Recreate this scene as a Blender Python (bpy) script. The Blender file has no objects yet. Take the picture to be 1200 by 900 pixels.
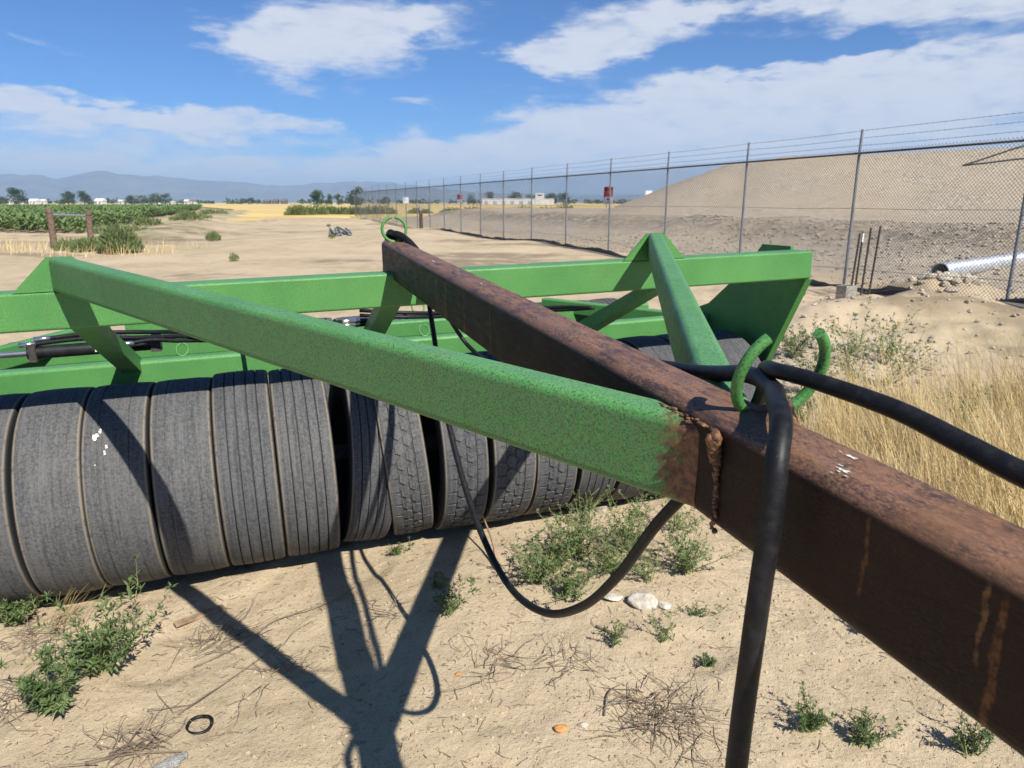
import bpy, math, random
import numpy as np
from mathutils import Vector, Matrix
random.seed(7); RNG = np.random.default_rng(7)
S = bpy.context.scene
C = S.collection
R = math.radians

# ------------------------------------------------------------------ camera
cd = bpy.data.cameras.new('camera'); cam = bpy.data.objects.new('camera', cd); C.objects.link(cam)
cam.location = (0, 0, 1.75); cam.rotation_euler = (R(90 - 14.235), 0, 0)
cd.sensor_width = 36; cd.lens = 839.63 / 1200 * 36
cd.clip_start = .02; cd.clip_end = 30000
cd.dof.use_dof = True; cd.dof.focus_distance = 1.6; cd.dof.aperture_fstop = 11.0
S.camera = cam

# ------------------------------------------------------------------ world, sun, exposure
SUN_DIR = Vector((-.399, .581, -.710)).normalized()          # the way the light travels
W = bpy.data.worlds.new('World'); S.world = W; W.use_nodes = True
def build_world():
    nt = W.node_tree; nt.nodes.clear(); L = nt.links.new
    def nd(t, **k):
        n = nt.nodes.new(t)
        for a, b in k.items(): setattr(n, a, b)
        return n
    def math_(op, a, b=None, c=None):
        n = nd('ShaderNodeMath', operation=op)
        for i, v in enumerate((a, b, c)):
            if v is None: continue
            if isinstance(v, (int, float)): n.inputs[i].default_value = v
            else: L(v, n.inputs[i])
        return n.outputs[0]
    sky = nd('ShaderNodeTexSky', sky_type='NISHITA', sun_disc=False)
    sky.sun_elevation = R(45); sky.sun_rotation = R(145.5); sky.altitude = 900
    sky.air_density = .85; sky.dust_density = .25; sky.ozone_density = 3.0
    tc = nd('ShaderNodeTexCoord'); sep = nd('ShaderNodeSeparateXYZ'); L(tc.outputs['Generated'], sep.inputs[0])
    az = math_('MULTIPLY', math_('ARCTAN2', sep.outputs[0], sep.outputs[1]), 57.2958)
    el = math_('MULTIPLY', math_('ARCSINE', sep.outputs[2]), 57.2958)
    cmb = nd('ShaderNodeCombineXYZ'); L(az, cmb.inputs[0]); L(el, cmb.inputs[1])
    def noise(vec, sc, det, rough=.55, scale=(1, 1, 1), loc=(0, 0, 0), dist=0):
        m = nd('ShaderNodeMapping'); m.inputs['Scale'].default_value = scale; m.inputs['Location'].default_value = loc; L(vec, m.inputs[0])
        n = nd('ShaderNodeTexNoise'); n.inputs['Scale'].default_value = sc; n.inputs['Detail'].default_value = det
        n.inputs['Roughness'].default_value = rough; n.inputs['Distortion'].default_value = dist
        L(m.outputs[0], n.inputs['Vector']); return n
    base = cmb.outputs[0]
    wn = noise(base, 1, 5, .6, (.16, .5, 1), (3, 1, 0))
    sub = nd('ShaderNodeVectorMath', operation='SUBTRACT'); L(wn.outputs['Color'], sub.inputs[0]); sub.inputs[1].default_value = (.5, .5, .5)
    mul = nd('ShaderNodeVectorMath', operation='MULTIPLY'); L(sub.outputs[0], mul.inputs[0]); mul.inputs[1].default_value = (13, 4.6, 0)
    add = nd('ShaderNodeVectorMath', operation='ADD'); L(base, add.inputs[0]); L(mul.outputs[0], add.inputs[1])
    warped = add.outputs[0]
    # clouds: azimuth, elevation, half width, half height (degrees), tilt, weight
    blobs = [(-13.2, 11.0, 7.2, 2.9, 8, 1.0), (-16.5, 10.6, 4.0, 2.0, 0, .45), (-7.0, 12.6, 5.5, 1.3, 4, .55), (-7.2, 7.4, 2.2, .5, 0, .6), (-30.8, 9.4, 1.6, .5, 0, .35),
             (-33, 6.2, 12, 1.0, -3, .75), (-22, 5.5, 12, .7, -4, .6), (-30, 4.4, 14, 1.7, 0, .5), (-34, 2.3, 11, .95, 0, .95), (-27, 2.0, 7, .8, 0, .8), (-20, 1.6, 10, 1.2, 0, .5),
             (7.5, 11.6, 7.5, 2.3, 14, .95), (3.2, 10.2, 4.5, 1.2, 0, .6), (12.2, 12.7, 4, .7, 6, .55), (17, 8.0, 10, 1.5, 3, .95), (25, 7.0, 12, 2.1, 4, .95), (34, 8.5, 9, 2.0, 0, .7),
             (27.5, 12.2, 11, 1.5, -2, 1.0), (20.5, 13.0, 5, .7, 0, .6), (9, 6.4, 13, 1.5, 4, .75), (14, 4.0, 22, 2.0, 2, .62), (-2, 3.4, 14, 2.0, 4, .5), (30, 4.4, 16, 2.4, 0, .55), (2, .8, 60, 3.4, 0, .72), (12, 5.0, 20, 2.2, 2, .3),
             (20, 10.0, 7, .8, 0, -.8), (-3, 9.4, 3, 1.2, 0, -.3)]
    cov = None
    for a, e, hw, hh, rt, wt in blobs:
        m = nd('ShaderNodeMapping', vector_type='TEXTURE')
        m.inputs['Location'].default_value = (a, e, 0); m.inputs['Rotation'].default_value = (0, 0, R(rt)); m.inputs['Scale'].default_value = (hw, hh, 1)
        L(warped, m.inputs[0])
        ln = nd('ShaderNodeVectorMath', operation='LENGTH'); L(m.outputs[0], ln.inputs[0])
        mr = nd('ShaderNodeMapRange', interpolation_type='SMOOTHSTEP'); L(ln.outputs['Value'], mr.inputs[0])
        mr.inputs[1].default_value = .25; mr.inputs[2].default_value = 1.45; mr.inputs[3].default_value = wt; mr.inputs[4].default_value = 0
        cov = mr.outputs[0] if cov is None else math_('ADD', cov, mr.outputs[0])
    cov = math_('MINIMUM', cov, 1.05)
    # cloud sheet over the rest of the sky (behind and overhead)
    dz = math_('ADD', math_('MAXIMUM', sep.outputs[2], 0), .12)
    pl = nd('ShaderNodeCombineXYZ'); L(math_('DIVIDE', sep.outputs[0], dz), pl.inputs[0]); L(math_('DIVIDE', sep.outputs[1], dz), pl.inputs[1])
    pn = noise(pl.outputs[0], .8, 6, .55)
    hi = nd('ShaderNodeMapRange'); L(el, hi.inputs[0]); hi.inputs[1].default_value = 13.5; hi.inputs[2].default_value = 19; hi.inputs[3].default_value = 0; hi.inputs[4].default_value = 1.0
    cov = math_('ADD', cov, math_('MULTIPLY', hi.outputs[0], math_('SUBTRACT', math_('MULTIPLY', pn.outputs[0], 1.3), .62)))
    fn = noise(base, 1, 9, .62, (.33, .95, 1), (8, 2, 0), .4)
    fs = noise(base, 1, 7, .6, (.11, .8, 1), (1, 5, 0), .6)
    nn = math_('ADD', math_('MULTIPLY', math_('SUBTRACT', fn.outputs[0], .5), 1.15), math_('MULTIPLY', math_('SUBTRACT', fs.outputs[0], .5), .8))
    dm = nd('ShaderNodeMapRange', interpolation_type='SMOOTHSTEP'); L(math_('ADD', cov, nn), dm.inputs[0])
    dm.inputs[1].default_value = .10; dm.inputs[2].default_value = 1.08; dm.inputs[3].default_value = 0; dm.inputs[4].default_value = .92
    # the blue itself, and cloud white / shaded grey
    tint = nd('ShaderNodeMix', data_type='RGBA', blend_type='MULTIPLY'); tint.inputs[0].default_value = 1
    L(sky.outputs[0], tint.inputs[6]); tint.inputs[7].default_value = SKY_TINT
    shade = nd('ShaderNodeMix', data_type='RGBA'); L(fn.outputs[0], shade.inputs[0])
    shade.inputs[6].default_value = (CLOUD[0] * .80, CLOUD[1] * .83, CLOUD[2] * .90, 1); shade.inputs[7].default_value = (*CLOUD, 1)
    mx = nd('ShaderNodeMix', data_type='RGBA'); L(dm.outputs[0], mx.inputs[0]); L(tint.outputs[2], mx.inputs[6]); L(shade.outputs[2], mx.inputs[7])
    bg = nd('ShaderNodeBackground'); bg.inputs[1].default_value = .07; L(mx.outputs[2], bg.inputs[0])
    out = nd('ShaderNodeOutputWorld'); L(bg.outputs[0], out.inputs[0])
SKY_TINT = (.40, .72, 1.08, 1)
CLOUD = (7.9, 8.1, 8.6)
build_world()
sl = bpy.data.lights.new('sun', 'SUN'); sun = bpy.data.objects.new('sun', sl); C.objects.link(sun)
sl.energy = 5.0; sl.angle = R(.55); sl.color = (1, .955, .88)
sun.rotation_euler = SUN_DIR.to_track_quat('-Z', 'Y').to_euler(); sun.location = (5, -5, 20)
S.view_settings.view_transform = 'Standard'; S.view_settings.look = 'None'; S.view_settings.gamma = 1
S.view_settings.exposure = 0.62; S.view_settings.use_curve_mapping = False
S.render.engine = 'CYCLES'; S.cycles.use_denoising = True; S.cycles.max_bounces = 4; S.cycles.diffuse_bounces = 3; W.cycles.sampling_method = 'MANUAL'; W.cycles.sample_map_resolution = 256; S.cycles.volume_bounces = 0
S.cycles.transparent_max_bounces = 8; S.cycles.sample_clamp_indirect = 6

# ------------------------------------------------------------------ tagging
def tag(o, label=None, cat=None, group=None, kind=None):
    if label: o['label'] = label
    if cat: o['category'] = cat
    if group: o['group'] = group
    if kind: o['kind'] = kind
    return o
def thing(name, loc, label, cat, group=None, rz=0):
    o = bpy.data.objects.new(name, None); C.objects.link(o); o.location = loc; o.rotation_euler = (0, 0, rz)
    o.empty_display_size = .1
    return tag(o, label, cat, group)

# ------------------------------------------------------------------ materials
class NT:
    def __init__(s, name):
        s.m = bpy.data.materials.new(name); s.m.use_nodes = True; s.t = s.m.node_tree; s.t.nodes.clear()
        s.tc = s.n('ShaderNodeTexCoord'); s.obj = s.tc.outputs['Object']
    def n(s, t, **k):
        n = s.t.nodes.new(t)
        for a, b in k.items(): setattr(n, a, b)
        return n
    def L(s, a, b): s.t.links.new(a, b)
    def setin(s, sock, v):
        if v is None: return
        if isinstance(v, bpy.types.NodeSocket): s.L(v, sock)
        elif isinstance(v, tuple) and len(v) == 3 and sock.type == 'RGBA': sock.default_value = (*v, 1)
        else: sock.default_value = v
    def vec(s, scale=(1, 1, 1), loc=(0, 0, 0), rot=(0, 0, 0), src=None):
        m = s.n('ShaderNodeMapping'); m.inputs['Scale'].default_value = scale; m.inputs['Location'].default_value = loc; m.inputs['Rotation'].default_value = rot
        s.L(src or s.obj, m.inputs[0]); return m.outputs[0]
    def noise(s, sc, det=4, rough=.55, vec=None, dist=0):
        n = s.n('ShaderNodeTexNoise'); n.inputs['Scale'].default_value = sc; n.inputs['Detail'].default_value = det
        n.inputs['Roughness'].default_value = rough; n.inputs['Distortion'].default_value = dist; s.L(vec or s.obj, n.inputs['Vector']); return n.outputs[0]
    def vor(s, sc, vec=None, feat='F1', out='Distance', rnd=1):
        n = s.n('ShaderNodeTexVoronoi', feature=feat); n.inputs['Scale'].default_value = sc; n.inputs['Randomness'].default_value = rnd; s.L(vec or s.obj, n.inputs['Vector']); return n.outputs[out]
    def ramp(s, fac, a, b, lo=0., hi=1., smooth=True):
        n = s.n('ShaderNodeMapRange', interpolation_type='SMOOTHSTEP' if smooth else 'LINEAR'); s.setin(n.inputs[0], fac)
        for i, v in zip((1, 2, 3, 4), (a, b, lo, hi)): n.inputs[i].default_value = v
        return n.outputs[0]
    def math(s, op, a, b=None):
        n = s.n('ShaderNodeMath', operation=op); s.setin(n.inputs[0], a); s.setin(n.inputs[1], b); return n.outputs[0]
    def mix(s, f, a, b, mode='MIX'):
        n = s.n('ShaderNodeMix', data_type='RGBA', blend_type=mode); s.setin(n.inputs[0], f); s.setin(n.inputs[6], a); s.setin(n.inputs[7], b); return n.outputs[2]
    def sep(s, v=None):
        n = s.n('ShaderNodeSeparateXYZ'); s.L(v or s.obj, n.inputs[0]); return n.outputs
    def attr(s, name, out='Fac'):
        return s.n('ShaderNodeAttribute', attribute_name=name).outputs[out]
    def rand(s): return s.n('ShaderNodeObjectInfo').outputs['Random']
    def bump(s, h, dist, strength=1.):
        n = s.n('ShaderNodeBump'); n.inputs['Strength'].default_value = strength; n.inputs['Distance'].default_value = dist; s.L(h, n.inputs['Height']); return n.outputs[0]
    def out(s, col, rough=.8, normal=None, metal=0., spec=.5, trans=None, coat=0.):
        p = s.n('ShaderNodeBsdfPrincipled'); s.setin(p.inputs['Base Color'], col); s.setin(p.inputs['Roughness'], rough); s.setin(p.inputs['Metallic'], metal)
        s.setin(p.inputs['Specular IOR Level'], spec); s.setin(p.inputs['Coat Weight'], coat)
        if normal is not None: s.L(normal, p.inputs['Normal'])
        o = s.n('ShaderNodeOutputMaterial'); sh = p.outputs[0]
        if trans:
            t = s.n('ShaderNodeBsdfTranslucent'); s.setin(t.inputs[0], col); a = s.n('ShaderNodeMixShader'); a.inputs[0].default_value = trans
            s.L(sh, a.inputs[1]); s.L(t.outputs[0], a.inputs[2]); sh = a.outputs[0]
        s.L(sh, o.inputs[0]); return s.m
MAT = {}
def plain(key, c1, c2, sc=8, rough=.8, bump=0., spec=.4, metal=0., trans=None, det=5, objrand=0.):
    t = NT(key); f = t.ramp(t.noise(sc, det), .32, .68); col = t.mix(f, c1, c2)
    if objrand:
        col = t.mix(objrand, col, t.mix(t.rand(), (.35, .35, .35), (1.6, 1.6, 1.6)), 'MULTIPLY')
    MAT[key] = t.out(col, rough, t.bump(t.noise(sc * 3, 4), bump) if bump else None, metal, spec, trans)
def build_materials():
    # --- ground
    t = NT('sand')
    big = t.noise(.35, 4); mid = t.noise(2.3, 6, .62); fine = t.noise(38, 5, .65); vf = t.noise(260, 3)
    col = t.mix(t.ramp(mid, .3, .72), (.365, .287, .178), (.485, .392, .255))
    col = t.mix(t.ramp(big, .35, .7), col, (.52, .415, .285))
    col = t.mix(t.ramp(fine, .5, .8, 0, .55), col, (.27, .20, .125))
    col = t.mix(t.math('MULTIPLY', t.ramp(t.noise(1.1, 6, .7), .52, .68), t.ramp(t.noise(24, 5, .7), .42, .6, 0, .6)), col, (.21, .155, .10))
    wv = t.vec((1, 1, 1), src=None)
    cellc = t.vor(95, out='Color'); celld = t.vor(95)
    sx = t.sep(cellc)
    peb = t.math('MULTIPLY', t.ramp(sx[0], .86, .88), t.ramp(celld, .42, .2))
    col = t.mix(t.math('MULTIPLY', peb, .7), col, t.mix(sx[1], (.56, .46, .33), (.20, .16, .12)))
    gr = t.noise(330, 4, .75); col = t.mix(t.ramp(gr, .5, .68, 0, .5), col, (.62, .52, .37)); col = t.mix(t.ramp(gr, .5, .34, 0, .55), col, (.22, .16, .10))
    cell2 = t.sep(t.vor(170, out='Color')); spk = t.math('MULTIPLY', t.ramp(cell2[0], .90, .92), t.ramp(t.vor(170), .4, .2)); col = t.mix(t.math('MULTIPLY', spk, .8), col, (.13, .095, .065))
    damp = t.attr('damp'); col = t.mix(t.math('MULTIPLY', damp, t.ramp(t.noise(1.6, 5, .65), .28, .52)), col, (.20, .155, .105))
    g = t.attr('gravel')
    gv = t.vec((1, 1, .6)); gc = t.vor(7.5, gv, out='Color'); gs = t.sep(gc)
    gcol = t.mix(gs[0], (.26, .215, .16), (.50, .43, .335)); gcol = t.mix(t.ramp(t.noise(.5, 5), .35, .7), gcol, (.40, .335, .25))
    gcol = t.mix(t.ramp(t.noise(19, 5, .7), .52, .62, 0, .55), gcol, (.13, .11, .085)); gcol = t.mix(t.math('MULTIPLY', t.attr('rubble'), t.ramp(t.noise(2.2, 6, .7), .38, .6)), gcol, (.115, .10, .08))
    col = t.mix(g, col, gcol)
    fl = t.attr('veg'); col = t.mix(t.math('MULTIPLY', fl, t.ramp(t.noise(.8, 6, .65), .42, .6)), col, (.12, .135, .05))
    h = t.math('ADD', t.math('MULTIPLY', fine, .5), t.math('ADD', t.math('MULTIPLY', vf, .18), t.math('MULTIPLY', peb, .25)))
    h = t.math('ADD', h, t.math('MULTIPLY', t.noise(11, 5, .6), .9))
    MAT['sand'] = t.out(col, .95, t.bump(h, .018, .8), spec=.15)
    # --- painted steel, dusty and speckled
    def green(key, dust, rustv=None, base1=(.052, .225, .045), base2=(.085, .29, .062)):
        t = NT(key)
        c = t.mix(t.ramp(t.noise(3, 4), .3, .7), base1, base2)
        sp = t.noise(230, 3, .6); sp2 = t.noise(95, 4, .6)
        nz = t.math('ABSOLUTE', t.sep(t.tc.outputs['Normal'])[2]); c = t.mix(t.math('MULTIPLY', t.ramp(nz, .5, .95, 0, .45), t.ramp(t.noise(7, 5, .65), .3, .7, .4, 1)), c, (.17, .30, .20))  # level faces tinted paler and bluer, a sheen painted into the colour
        dk = t.math('MULTIPLY', t.ramp(t.math('ADD', sp, t.math('MULTIPLY', sp2, .6)), .66, .82, 0, 1), t.ramp(nz, .75, .3, dust * .25, dust))
        c = t.mix(dk, c, (.095, .188, .072))
        c = t.mix(t.ramp(t.noise(290, 4, .65), .50, .60, 0, .85), c, (.022, .085, .028))
        chips = t.math('MULTIPLY', t.ramp(t.noise(5.5, 4, .6), .56, .66), t.ramp(t.noise(60, 4, .7), .53, .6))
        c = t.mix(t.math('MULTIPLY', chips, .45), c, (.11, .085, .04))
        scr = t.ramp(t.noise(14, 3, .5, t.vec((1.2, .35, 9), rot=(0, 0, .5))), .70, .735)
        c = t.mix(t.math('MULTIPLY', scr, .35), c, (.15, .14, .08))
        if rustv is not None:
            y = t.sep()[1]; e = t.math('ADD', y, t.math('MULTIPLY', t.math('SUBTRACT', t.noise(45, 6, .75), .5), .15))
            k = t.ramp(e, rustv + .03, rustv - .012); ru = t.mix(t.ramp(t.noise(70, 6, .7), .35, .68), (.055, .028, .018), (.24, .10, .045))
            c = t.mix(k, c, ru)
        MAT[key] = t.out(c, t.ramp(t.noise(30, 4), .2, .8, .42, .62), t.bump(t.noise(300, 2), .0006, .5), spec=.45)
    green('green_paint', .35); green('green_brace', .95, -2.365); green('green_dark', .3)
    t = NT('rust')
    st = t.vec((1, .22, 1)); a = t.noise(62, 7, .75, st); b = t.noise(6, 5, .6); cn = t.noise(330, 4, .75, t.vec((1, .45, 1)))
    c = t.mix(t.ramp(a, .40, .60), (.050, .031, .026), (.185, .095, .058))
    c = t.mix(t.ramp(t.math('ADD', cn, t.math('MULTIPLY', b, .7)), .84, .98, 0, .8), c, (.30, .158, .088)); ny = t.sep()[1]; c = t.mix(t.math('MULTIPLY', t.ramp(ny, -2.2, -2.75), t.ramp(t.noise(11, 6, .7), .42, .62, 0, .6)), c, t.mix(cn, (.11, .055, .032), (.35, .175, .08)))
    c = t.mix(t.ramp(b, .5, .75, 0, .65), c, (.062, .038, .04))
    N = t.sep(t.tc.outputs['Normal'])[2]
    c = t.mix(t.ramp(N, .55, .12, 0, .88), c, t.mix(t.ramp(t.noise(9, 5), .45, .75), (.012, .0082, .0062), (.030, .017, .0105)))  # side faces painted much darker than the top, shade put into the colour
    stv = t.noise(7, 3, .5, t.vec((1, 1, .12))); strk = t.math('MULTIPLY', t.ramp(stv, .63, .69), t.ramp(t.noise(40, 4), .4, .6))
    c = t.mix(t.math('MULTIPLY', strk, t.ramp(N, .35, .05, 0, .6)), c, (.20, .085, .035))
    pos = t.sep(); sd = t.ramp(N, .35, .05)
    for v0, wd, z0, z1, cc, st_ in ((-2.848, .006, -.20, -.03, (.26, .11, .04), .9), (-2.832, .0035, -.10, -.01, (.34, .17, .07), .8), (-2.702, .0035, -.11, -.02, (.24, .10, .045), .75), (-1.426, .0022, -.10, .06, (.34, .24, .14), .8), (-0.7, .002, -.02, .06, (.26, .2, .15), .6)):
        wob = t.math('ADD', pos[1], t.math('MULTIPLY', t.math('SUBTRACT', t.noise(26, 4, .7), .5), .018))
        k = t.math('MULTIPLY', t.ramp(t.math('ABSOLUTE', t.math('SUBTRACT', wob, v0)), wd, wd * .3), t.math('MULTIPLY', t.ramp(pos[2], z0, z0 + .02), t.ramp(pos[2], z1 + .02, z1)))
        c = t.mix(t.math('MULTIPLY', t.math('MULTIPLY', k, sd), t.ramp(t.noise(75, 5, .75), .35, .62, st_ * .15, st_)), c, t.mix(t.noise(120, 3), cc, (cc[0] * .5, cc[1] * .5, cc[2] * .5)))
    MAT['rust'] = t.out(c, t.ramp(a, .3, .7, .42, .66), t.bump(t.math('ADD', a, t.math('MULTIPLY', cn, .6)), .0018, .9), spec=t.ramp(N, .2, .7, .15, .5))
    # --- rubber
    t = NT('tyre_rubber')
    xs = t.sep(); ax = t.math('ABSOLUTE', xs[0]); rr = t.math('SQRT', t.math('ADD', t.math('MULTIPLY', xs[1], xs[1]), t.math('MULTIPLY', xs[2], xs[2])))
    rnd = t.rand()
    c = t.mix(t.ramp(t.noise(85, 6, .78), .36, .64), (.046, .048, .052), (.112, .113, .114))
    c = t.mix(t.ramp(t.noise(5, 5, .6), .45, .75, 0, .4), c, (.115, .110, .10))
    c = t.mix(t.ramp(t.noise(190, 3, .7), .60, .68, 0, .7), c, (.022, .022, .024))
    stk = t.noise(1, 5, .65, t.vec((95, 3.5, 3.5)))
    c = t.mix(t.ramp(stk, .46, .66, 0, .45), c, (.135, .132, .124)); c = t.mix(t.ramp(stk, .46, .34, 0, .5), c, (.036, .037, .04))
    ck = t.vor(42, t.vec((1, 2.2, 2.2)), 'DISTANCE_TO_EDGE'); c = t.mix(t.math('MULTIPLY', t.ramp(ck, .05, .015), t.ramp(t.noise(9, 4), .5, .62, 0, .6)), c, (.02, .02, .022))
    sh = t.math('MULTIPLY', t.ramp(ax, .108, .117), t.ramp(t.noise(28, 5, .65), .30, .46))
    c = t.mix(t.math('MULTIPLY', sh, .85), c, (.26, .215, .15))
    c = t.mix(t.ramp(rr, .4855, .478), c, (.030, .030, .032))          # darker below the tread surface, groove floors and sidewalls alike
    c = t.mix(.4, c, t.mix(rnd, (.72, .74, .78), (1.25, 1.2, 1.12)), 'MULTIPLY')
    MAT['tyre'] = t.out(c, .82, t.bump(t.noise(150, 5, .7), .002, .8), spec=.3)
    t = NT('hose_rubber'); c = t.mix(t.ramp(t.noise(60, 5, .6), .4, .7), (.007, .007, .008), (.016, .016, .018))
    c = t.mix(t.ramp(t.noise(260, 3, .7), .68, .73, 0, .6), c, (.20, .19, .18)); c = t.mix(t.ramp(t.noise(30, 5, .7), .6, .75, 0, .25), c, (.12, .10, .075))
    MAT['hose'] = t.out(c, .5, t.bump(t.noise(200, 4), .0004, .5), spec=.28)
    plain('black_plastic', (.010, .010, .012), (.03, .03, .032), 14, .6)
    plain('black_paint', (.011, .011, .012), (.022, .022, .022), 20, .35)
    plain('steel_dark', (.03, .027, .025), (.075, .06, .05), 60, .65, .001)
    plain('galvanised', (.17, .185, .205), (.27, .29, .31), 25, .5, .0006, metal=.35)
    plain('galvanised_bright', (.50, .53, .56), (.72, .75, .78), 9, .38, metal=.55)
    plain('wire', (.10, .10, .10), (.17, .17, .17), 40, .6, metal=.2)
    plain('chrome', (.5, .5, .5), (.65, .65, .65), 20, .25, metal=.9)
    plain('white_paint', (.70, .70, .68), (.80, .80, .78), 8, .6)
    plain('red_paint', (.22, .025, .03), (.28, .04, .04), 8, .6)
    plain('grey_sign', (.24, .26, .31), (.32, .34, .38), 8, .6)
    plain('weld', (.035, .02, .014), (.27, .13, .055), 90, .6, .002)
    plain('droppings', (.34, .31, .26), (.74, .73, .69), 130, .9)
    plain('wood', (.10, .065, .045), (.20, .135, .095), 12, .9, .004)
    plain('drift_wood', (.20, .13, .075), (.36, .26, .16), 22, .9, .002)
    plain('concrete', (.19, .18, .165), (.36, .34, .30), 30, .95, .004)
    plain('rock_white', (.40, .36, .29), (.60, .55, .47), 26, .95, .006)
    plain('rock_orange', (.42, .19, .055), (.60, .31, .11), 30, .95, .004)
    plain('rock_pale', (.36, .31, .24), (.55, .48, .38), 12, .95, .005, objrand=.55)
    plain('pebble', (.22, .165, .105), (.50, .39, .265), 3.1, .95, 0, .2, det=1)
    plain('twig', (.13, .095, .065), (.27, .21, .15), 11, .95)
    plain('grass_dry', (.46, .34, .15), (.76, .62, .34), 1.9, .75, 0, .3, trans=.3, det=2)
    plain('weed_leaf', (.075, .125, .038), (.185, .25, .095), 9, .65, 0, .4, trans=.3, det=2)
    plain('weed_leaf_grey', (.12, .18, .06), (.25, .31, .13), 9, .7, 0, .35, trans=.28, det=2)
    plain('weed_stem', (.16, .20, .07), (.30, .27, .12), 9, .8)
    plain('bush_leaf', (.12, .165, .06), (.24, .28, .115), 1.4, .8, 0, .3, trans=.25, det=2)
    plain('tree_leaf', (.030, .055, .016), (.075, .115, .036), .35, .85, 0, .25, trans=.2, det=2, objrand=.4)
    plain('bark', (.08, .06, .045), (.15, .12, .09), 4, .95)
    plain('corn_leaf', (.085, .14, .042), (.18, .255, .09), .25, .7, 0, .3, trans=.2, det=3)
    plain('wheat', (.50, .36, .13), (.66, .50, .22), .07, .95, .02, .15, det=8)
    plain('house_wall', (.50, .50, .49), (.60, .60, .59), .5, .8)
    plain('house_roof', (.55, .56, .57), (.68, .69, .70), .5, .6)
    plain('roof_dark', (.10, .09, .085), (.16, .15, .14), .5, .8)
    plain('window_glass', (.02, .025, .03), (.04, .05, .06), 1, .15)
    plain('mountain', (.11, .10, .07), (.20, .175, .125), .004, .95, 0, .1, det=8)
    t = NT('clear_plastic'); p = t.n('ShaderNodeBsdfPrincipled'); p.inputs['Base Color'].default_value = (.85, .87, .88, 1); p.inputs['Roughness'].default_value = .12
    p.inputs['Transmission Weight'].default_value = .85; p.inputs['IOR'].default_value = 1.25
    o = t.n('ShaderNodeOutputMaterial'); t.L(p.outputs[0], o.inputs[0]); MAT['clear_plastic'] = t.m
build_materials()

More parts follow.
